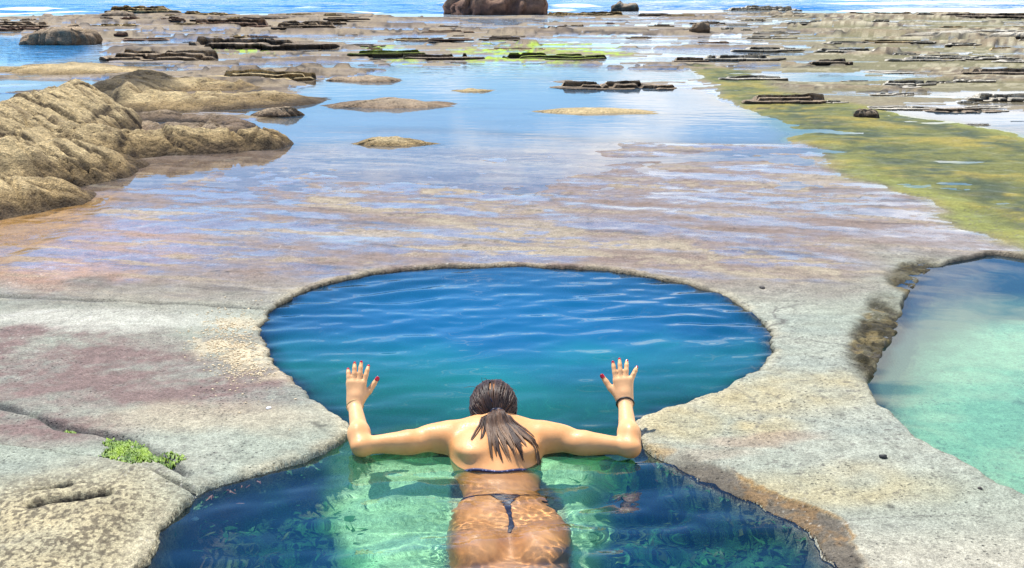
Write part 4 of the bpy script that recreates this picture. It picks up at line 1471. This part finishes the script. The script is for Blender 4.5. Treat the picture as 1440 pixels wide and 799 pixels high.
m, nt, b = new_mat('bikini_cloth')
geo = node(nt, 'ShaderNodeNewGeometry')
vo = node(nt, 'ShaderNodeTexVoronoi'); vo.inputs['Scale'].default_value = 95
nt.links.new(geo.outputs['Position'], vo.inputs['Vector'])
rp = node(nt, 'ShaderNodeValToRGB')
rp.color_ramp.elements[0].position, rp.color_ramp.elements[0].color = .16, (.22, .24, .42, 1)
rp.color_ramp.elements[1].position, rp.color_ramp.elements[1].color = .30, (.016, .020, .075, 1)
nt.links.new(vo.outputs['Distance'], rp.inputs[0]); nt.links.new(rp.outputs[0], b.inputs['Base Color'])
b.inputs['Roughness'].default_value = .55
MAT_TOP = m
MAT_NAVY = plain('bikini_navy', (.006, .010, .035), .45)
MAT_DARK = plain('dark_band', (.012, .010, .010), .5)
MAT_RED = plain('nail_varnish', (.42, .008, .02), .18)

# bikini top: band across the back, neck string with a bow
V1 = tube(around(3.606, .06, .0025, 100, .002), .0052, 8)
top = part('bikini_top', *V1, MAT_TOP, person)
nk = []
for s in (-1, 1):
    P = []
    for t in np.linspace(0, 1, 14):
        x = PX + .004 + s * (.066 * t ** .9)
        y = 3.835 + .065 * t
        p, nn = onto(x, y, .003)
        if p is not None and p[2] > -.02: P.append(p)
    if len(P) > 3: nk.append(tube(P, .0035))
kx, ky = PX + .004, 3.832
for dx, dy, ln in ((-.022, -.012, 1), (.024, -.010, 1), (-.012, -.05, 1), (.014, -.055, 1)):
    P = []
    for t in np.linspace(0, 1, 8):
        p, nn = onto(kx + dx * t, ky + dy * t, .006 + .006 * math.sin(3.1 * t))
        P.append(p)
    nk.append(tube(P, np.linspace(.0045, .0028, 8)))
part('neck_string', *join(nk), MAT_NAVY, top)

# bikini bottom: side strings, small triangle, strip
st = tube(around(3.474, .03, .002, 90), .0042, 8)
bottom = part('bikini_bottom', *st, MAT_NAVY, person)
rows, cols = 22, 13
Pv = []
for i in range(rows):
    t = i / (rows - 1)
    y = 3.484 - .27 * t
    hw = .046 * (1 - min(t / .30, 1)) ** .9 + .0075
    for j in range(cols):
        x = PX + .004 + float(swing(y)) + hw * (j / (cols - 1) * 2 - 1)
        p, nn = onto(x, y, .0035)
        Pv.append(p)
Pv = np.array(Pv)
Pz = Pv.reshape(rows, cols, 3)
back = part('back_panel', Pz.reshape(-1, 3), grid_quads(rows, cols)[:, ::-1], MAT_NAVY, bottom)
md = back.modifiers.new('thickness', 'SOLIDIFY'); md.thickness = .003; md.offset = 1

# bracelets
for Wp, ax, side in WRISTS:
    u = unit(np.cross(ax, [0, 0, 1.0])); v = np.cross(u, ax)
    c0 = Wp - ax * .006
    rad = .0305
    P = [c0 + rad * (math.cos(t) * u + math.sin(t) * v) for t in np.linspace(0, 2 * math.pi, 40)]
    o = part('bracelet', *tube(P + P[1:2], .0042 if side > 0 else .0022, 8), MAT_DARK if side > 0 else plain('bracelet_gold', (.55, .38, .14), .4), person)
    o['label'] = 'black braided bracelet' if side > 0 else 'thin golden bracelet'

# painted nails
for e, d, n, r, kind in NAILS:
    u = unit(np.cross(d, n))
    nn = np.cross(u, d); nn = nn if nn @ n > 0 else -nn
    Vn, k1, k2 = [], 9, 7
    for i in range(k1):
        t = i / (k1 - 1)
        y = (-1.0 + 2.25 * t) * r
        hw = .92 * (1 - .75 * max(0, (t - .6) / .4) ** 2) * (1 - .3 * max(0, (.2 - t) / .2))
        for j in range(k2):
            a = (j / (k2 - 1) * 2 - 1) * hw * 1.25
            rr2 = r * (1.12 if t < .75 else 1.10)
            Vn.append(e + d * y + (u * math.sin(a) + nn * math.cos(a)) * rr2)
    o = part('nail', Vn, grid_quads(k1, k2), MAT_RED, person)
    md = o.modifiers.new('thickness', 'SOLIDIFY'); md.thickness = .0012
    if kind == 'thumb': o['label'] = 'red varnished thumb nail'

# eyes
for s in (-1, 1):
    c0 = HL(s * .032, .080, .004)
    th, ph = np.meshgrid(np.linspace(0, math.pi, 9), np.linspace(0, 2 * math.pi, 13))
    P = np.stack([c0[0] + .011 * np.sin(th) * np.cos(ph), c0[1] + .011 * np.sin(th) * np.sin(ph), c0[2] + .011 * np.cos(th)], -1).reshape(-1, 3)
    part('eye', P, grid_quads(*th.shape), plain('eye_white', (.7, .68, .65), .2), person)

# hair: strands combed back from the brow, gathered at the nape, a wet tail lying to the right over the back
m, nt, b = new_mat('hair')
at_ = node(nt, 'ShaderNodeAttribute', attribute_name='Col')
nt.links.new(at_.outputs['Color'], b.inputs['Base Color'])
b.inputs['Roughness'].default_value = .48
b.inputs['Specular IOR Level'].default_value = .35
MAT_HAIR = m
hr = random.Random(3)
items, cols_ = [], []
knot0 = np.array([PX + .000, 3.846, .120])
SC = 1.0


def scalp(az, el, lift=1.0):
    """a point on the skull; az 0 = crown line towards the face, el from the nape upwards"""
    return HL(.0795 * lift * math.cos(el) * math.sin(az), -.010 + .0985 * lift * math.cos(el) * math.cos(az), .022 + .0945 * lift * math.sin(el))


def add_strand(P, r0, r1, c0, c1):
    n_ = len(P)
    R = np.linspace(r0, r1, n_)
    R[-1] = .0006
    V, F = tube(P, R, 5)
    items.append((V, F))
    t = np.repeat(np.linspace(0, 1, n_), 5)[:, None]
    cols_.append(np.array(c0) * (1 - t) + np.array(c1) * t)


def spline(P, n_):
    P = np.array(P, float)
    P = np.concatenate([[2 * P[0] - P[1]], P, [2 * P[-1] - P[-2]]])
    out = []
    segs = len(P) - 3
    for i in range(n_):
        u = i / (n_ - 1) * segs
        k = min(int(u), segs - 1); t = u - k
        a, b_, c_, d_ = P[k:k + 4]
        out.append(.5 * ((2 * b_) + (c_ - a) * t + (2 * a - 5 * b_ + 4 * c_ - d_) * t * t + (3 * b_ - a - 3 * c_ + d_) * t ** 3))
    return np.array(out)


for k in range(620):
    # start anywhere on the hairline or crown; run over the skull to the knot
    az = hr.uniform(-math.pi * .80, math.pi * .80)
    el = hr.uniform(.02, 1.25) if abs(az) < 1.4 else hr.uniform(-.25, 1.35)
    a = np.array(scalp(az, el, 1.0 + hr.uniform(0, .035)))
    P = []
    target = np.array(HL(0, -.105, -.035))
    ctr = np.array(HL(0, -.010, .022))
    va = a - ctr
    vb = target - ctr
    for t in np.linspace(0, 1, 9):
        v = va * (1 - t) + vb * t
        v = Mh @ v
        v = v / math.sqrt((v[0] / .0795) ** 2 + (v[1] / .0985) ** 2 + (v[2] / .0945) ** 2) * (1.015 + .05 * hr.random() * math.sin(math.pi * t) + .02 * math.sin(3 * math.pi * t + k) * .5)
        v[0] += .005 * math.sin(5 * t + 4 * az) + .0025 * math.sin(9 * t + k)
        v *= 1 + .030 * math.sin(math.pi * t) * (vnoise(np.array(az * 5.0 + 20), np.array(t * 1.5), 9).item() - .4)
        P.append(ctr + Mh.T @ v)
    g = hr.random() * .6 + .4 * vnoise(np.array(az * 4.5), np.array(el * .8), 5).item()
    dark, lite = (.022, .010, .006), (.12, .055, .028)
    f_ = .9 * g ** 2.2
    c0 = [dark[i] * (1 - f_) + lite[i] * f_ for i in range(3)]
    add_strand(P, .0030, .0026, c0, c0)
locks = []
for k in range(34):
    u0 = max(-2.2, min(2.2, hr.gauss(0, 1)))
    locks.append((u0, hr.uniform(.62, 1.08), hr.uniform(-.014, .014), hr.uniform(0, 6.28), hr.uniform(.2, 1.0), hr.random()))
for s_, u0 in ((-1, -4.2), (-1, -3.3), (1, 3.0)):
    locks.append((u0, hr.uniform(.5, .75), hr.uniform(-.01, .01), hr.uniform(0, 6.28), .3, hr.random()))
for u0, L_, bend, wv, fat, tone in locks:
    for k in range(13 if abs(u0) < 2.5 else 4):
        du = hr.gauss(0, .16)
        u = u0 + du
        ln = L_ * hr.uniform(.86, 1.0)
        P = [np.array(HL(.010 * max(-2, min(2, u)) * .8, -.104 + hr.uniform(-.006, .004), -.035 + hr.uniform(-.010, .010)))]
        for t in np.linspace(.16, 1, 8):
            tt_ = t * ln
            fan = .009 + .034 * tt_
            pinch = 1 - .65 * sstep(.55, 1.0, t)               # wet locks run to a point
            x = PX + .004 + .016 * tt_ + .064 * tt_ ** 1.4 + (u0 + du * pinch) * fan + bend * tt_ + .006 * math.sin(6 * t + wv) * tt_
            y = 3.832 - .190 * tt_ + .010 * u0 * tt_
            p, nn = onto(x, y, 0)
            if p is None: break
            lift = (.014 * fat * (1 - tt_) + .006) * math.exp(-.5 * (u0 / 1.3) ** 2) + .002 + .004 * hr.random() * (1 - t)
            P.append(p + nn * lift)
        if len(P) < 5: continue
        P = spline(P, 15)
        dark, lite, tip = (.022, .011, .007), (.15, .072, .04), (.38, .23, .12)
        f_ = .85 * (.6 * tone + .4 * hr.random()) ** 2
        c0 = [dark[i] * (1 - f_) + lite[i] * f_ for i in range(3)]
        h_ = .85 * tone ** 1.5 * hr.uniform(.5, 1)
        c1 = [c0[i] * (1 - h_) + tip[i] * h_ for i in range(3)]
        add_strand(P, .0024, .0015, c0, c1)
for k in range(26):                                            # strays on the crown
    az = hr.uniform(-2.4, 2.4)
    a0 = np.array(scalp(az, hr.uniform(.2, 1.2), 1.02))
    out = a0 - np.array(HL(0, -.01, .022))
    q_ = np.array([hr.gauss(0, .02), hr.gauss(-.02, .02), hr.gauss(-.004, .012)])
    P = spline([a0, a0 + out * .10 + q_ * .5, a0 + out * .10 + q_ * 1.2 + np.array([0, 0, -.006])], 8)
    add_strand(P, .0009, .0006, (.04, .02, .012), (.06, .03, .018))
HV, HF = join(items)
hair = part('hair', HV, np.array(HF), MAT_HAIR, person)
set_attr(hair.data, 'Col', np.concatenate(cols_))
# the hair mass under the strands
cap = []
th = np.linspace(-math.pi * .86, math.pi * .86, 40)
el_ = np.linspace(-.42, math.pi / 2, 18)
cap = [[scalp(a_, max(e_, .0 if abs(a_) < 1.2 else -.42), 1.012) for a_ in th] for e_ in el_]
capo = part('hair_base', np.array(cap).reshape(-1, 3), grid_quads(len(el_), len(th)), plain('hair_base', (.028, .014, .008), .4), hair)
# tie
P = [np.array(HL(0, -.107, -.036)) + np.array([.017 * math.cos(t), -.004 * math.sin(t), .015 * math.sin(t)]) for t in np.linspace(0, 2 * math.pi, 24)]
part('hair_tie', *tube(P, .004, 8), MAT_DARK, hair)

# ------------------------------------------------------------------ small things of the shelf
def ground_z(x, y):
    hh, _ = shelf(np.atleast_2d(x).astype(float), np.atleast_2d(y).astype(float))
    return float(hh[0, 0]) if hh.size == 1 else hh[0]


def weed_material(name, c0, c1, rough=.5):
    m, nt, b = new_mat(name)
    geo = node(nt, 'ShaderNodeNewGeometry')
    n1 = noise(nt, 22, 3, .6, geo.outputs['Position'])
    rp = node(nt, 'ShaderNodeValToRGB')
    rp.color_ramp.elements[0].position, rp.color_ramp.elements[0].color = .35, (*c0, 1)
    rp.color_ramp.elements[1].position, rp.color_ramp.elements[1].color = .65, (*c1, 1)
    nt.links.new(n1.outputs[0], rp.inputs[0]); nt.links.new(rp.outputs[0], b.inputs['Base Color'])
    b.inputs['Roughness'].default_value = rough
    return m


WEEDS = {'green': weed_material('green_weed', (.02, .07, .03), (.06, .19, .06)), 'olive': weed_material('olive_weed', (.05, .05, .02), (.16, .15, .05)),
         'pink': weed_material('pink_weed', (.22, .07, .06), (.42, .20, .16)), 'lettuce': weed_material('sea_lettuce_leaf', (.05, .12, .008), (.22, .34, .02), .6)}


def fronds(name, label, group, px, py, pal, n, ln, width, spread, sunk, seed):
    """a clump of ribbon weed swaying from a drowned rock"""
    r = random.Random(seed)
    bx, by = sink([tuple(at(px, py)[:2])], sunk)[0]
    V, F = [], []
    pts = [(bx + r.gauss(0, spread), by + r.gauss(0, spread * .9)) for _ in range(n)]
    zs = ground_z([p_[0] for p_ in pts], [p_[1] for p_ in pts])
    for (x, y), z in zip(pts, zs):
        z = max(z, -.75) - .02
        a = r.uniform(0, 6.28); l = ln * r.uniform(.6, 1.3)
        w_ = width * r.uniform(.6, 1.4)
        lean = r.uniform(.3, 1.1); sway = r.uniform(-.6, .6)
        o = len(V)
        k = 7
        for i in range(k):
            t = i / (k - 1)
            u = l * t
            cx = x + math.cos(a) * u * lean * (.4 + .6 * t) + .25 * l * math.sin(2.5 * t + sway * 4) * math.cos(a + 1.6) * t
            cy = y + math.sin(a) * u * lean * (.4 + .6 * t) + .25 * l * math.sin(2.5 * t + sway * 4) * math.sin(a + 1.6) * t
            cz = min(z + u * (1.0 - .3 * t), -.045 - .02 * r.random())
            hw = w_ * (math.sin(math.pi * min(1, .12 + .88 * t)) * .9 + .1) * (1 + .3 * math.sin(9 * t + a))
            V.append((cx - math.sin(a + sway) * hw, cy + math.cos(a + sway) * hw, cz + .3 * hw))
            V.append((cx + math.sin(a + sway) * hw, cy - math.cos(a + sway) * hw, cz - .3 * hw))
        F += [(o + 2 * i, o + 2 * i + 1, o + 2 * i + 3, o + 2 * i + 2) for i in range(k - 1)]
    me = mesh_np(name, V, F)
    o = link(name, me, WEEDS[pal])
    o.cycles.is_caustics_receiver = True
    tag(o, label, 'seaweed', group)
    return o


GL, GG = 'clump of dark green weed under water in the near pool, left of the swimmer', 'green weed left of the swimmer'
RL, RG = 'clump of dark green weed under water in the near pool, right of the swimmer', 'green weed right of the swimmer'
for k, (x, y, pal) in enumerate([(225, 775, 'green'), (300, 745, 'green'), (385, 690, 'green'), (345, 775, 'olive'), (430, 740, 'green'), (455, 660, 'green'), (400, 790, 'olive')]):
    fronds('seaweed', GL, GG, x, y, pal, 130, .055, .009, .075, .28, 300 + k)
for k, (x, y, pal) in enumerate([(885, 680, 'green'), (950, 700, 'green'), (1000, 735, 'green'), (1065, 765, 'olive'), (920, 770, 'green'), (1010, 790, 'green'), (900, 730, 'olive'), (1120, 790, 'green')]):
    fronds('seaweed', RL, RG, x, y, pal, 130, .055, .009, .075, .28, 340 + k)
fronds('coralline_weed', 'pinkish weed tuft under water near the inner corner of the left slab', None, 305, 706, 'pink', 110, .04, .009, .05, .2, 371)
fronds('coralline_weed', 'pink weed patch under water at the right rim of the round pool', None, 1002, 541, 'pink', 130, .05, .010, .06, .1, 372)
fronds('coralline_weed', 'reddish weed tuft on the right side of the near pool by the rock edge', None, 960, 668, 'pink', 60, .04, .008, .05, .15, 373)


def lettuce(label, px, py, rx, ry, n, seed):
    r = random.Random(seed)
    V, F = [], []
    cx, cy = at(px, py)[:2]
    pts = []
    for _ in range(n):
        q_ = r.random() ** .62; a = r.uniform(0, 6.28)
        q_ *= 1 + .25 * math.sin(3 * a + seed)
        pts.append((cx + rx * q_ * math.cos(a), cy + ry * q_ * math.sin(a) - .42 * rx * q_ * math.cos(a)))
    zs = ground_z([p_[0] for p_ in pts], [p_[1] for p_ in pts])
    for (x, y), z in zip(pts, zs):
        z += .001
        l, b_, w_ = r.uniform(.006, .026), r.uniform(0, 6.28), r.uniform(.002, .006)
        lift = r.uniform(.0, .09)
        o = len(V)
        for i in range(5):
            t = i / 4
            hw = w_ * (math.sin(math.pi * (.15 + .75 * t)))
            wob = .004 * math.sin(8 * t + b_)
            px_, py_, pz = x + math.cos(b_) * l * t, y + math.sin(b_) * l * t, z + l * lift * math.sin(2.2 * t) + wob
            V.append((px_ - math.sin(b_) * hw, py_ + math.cos(b_) * hw, pz + wob)); V.append((px_ + math.sin(b_) * hw, py_ - math.cos(b_) * hw, pz - wob))
        F += [(o + 2 * i, o + 2 * i + 1, o + 2 * i + 3, o + 2 * i + 2) for i in range(4)]
    o = link('sea_lettuce', mesh_np('sea_lettuce', V, F), WEEDS['lettuce'])
    tag(o, label, 'seaweed')


lettuce('bright green sea lettuce growing in the crack of the near left slab, largest tuft', 192, 637, .15, .08, 1000, 1)
lettuce('small green tuft of sea lettuce in the crack left of the largest tuft', 96, 602, .030, .02, 90, 2)

# broken shell scattered beside the round pool
r = random.Random(5)
V, F = [], []
MAT_SHELL = plain('shell', (.56, .44, .26), .6)
for _ in range(900):
    a = r.random()
    if a < .72: x, y = r.gauss(322, 22), r.gauss(478, 20)
    elif a < .9: x, y = r.gauss(348, 18), r.gauss(522, 6)
    else: x, y = r.gauss(340, 40), r.gauss(500, 40)
    p = at(x, y)
    s_ = r.uniform(.003, .010)
    z = ground_z(p[0], p[1]) if False else None
    o = len(V)
    k = r.choice((3, 4, 5))
    a0 = r.uniform(0, 6.28)
    base = [(p[0] + s_ * r.uniform(.6, 1.3) * math.cos(a0 + 6.28 * i / 4), p[1] + s_ * r.uniform(.6, 1.3) * math.sin(a0 + 6.28 * i / 4)) for i in range(4)]
    tz = r.uniform(.3, .6) * s_
    V += [(bx, by, -.004) for bx, by in base] + [(p[0] + (bx - p[0]) * .6, p[1] + (by - p[1]) * .6, tz) for bx, by in base]
    F += [(o + i, o + (i + 1) % 4, o + 4 + (i + 1) % 4, o + 4 + i) for i in range(4)] + [(o + 4, o + 5, o + 6, o + 7)]
V = np.array(V)
hh, _ = shelf(V[None, :, 0], V[None, :, 1])
V[:, 2] += hh[0]
o = link('shell_fragments', mesh_np('shell_fragments', V, F, False), MAT_SHELL)
tag(o, 'cream broken shell strewn on the rock left of the round pool', 'shell grit', None, 'stuff')


def pebble(name, label, cat, px, py, size, colour, seed, flat=.6):
    p = at(px, py)
    th, ph = np.meshgrid(np.linspace(0, math.pi, 12), np.linspace(0, 2 * math.pi, 21))
    P = np.stack([np.sin(th) * np.cos(ph), np.sin(th) * np.sin(ph) * .8, np.cos(th) * flat], -1)
    n = fbm(P[..., 0] * 1.4 + seed, P[..., 1] * 1.4 + P[..., 2] * 2, seed, 3)
    P = P * (1 + .28 * n[..., None]) * size
    P[:, -1] = P[:, 0]
    o = link(name, mesh_np(name, P.reshape(-1, 3), grid_quads(*th.shape)), plain(name, colour, .75))
    o.location = (p[0], p[1], ground_z(p[0], p[1]) + size * flat * .45)
    tag(o, label, cat)


pebble('stone', 'small black stone lying on the pale rock between the two right hand pools', 'stone', 1242, 645, .014, (.03, .028, .026), 4)
pebble('stone', 'tiny dark stone on the pale rock near the right edge', 'stone', 1378, 688, .008, (.06, .05, .04), 5)
pebble('shell', 'white shell on the corner of the near left slab', 'shell', 272, 704, .016, (.75, .72, .66), 6)
pebble('shell', 'white shell on the left rock tip beside the round pool', 'shell', 378, 575, .011, (.75, .72, .66), 8)
pebble('shell', 'white shell fragment on the inner rim at the left of the round pool', 'shell', 383, 460, .012, (.78, .75, .70), 9)
pebble('stone', 'small grey stone on the rim behind the round pool, right side', 'stone', 1072, 404, .016, (.10, .085, .07), 10)
pebble('stone', 'white rough stone in the water by the right elbow', 'stone', 858, 602, .045, (.55, .52, .42), 11, .8)
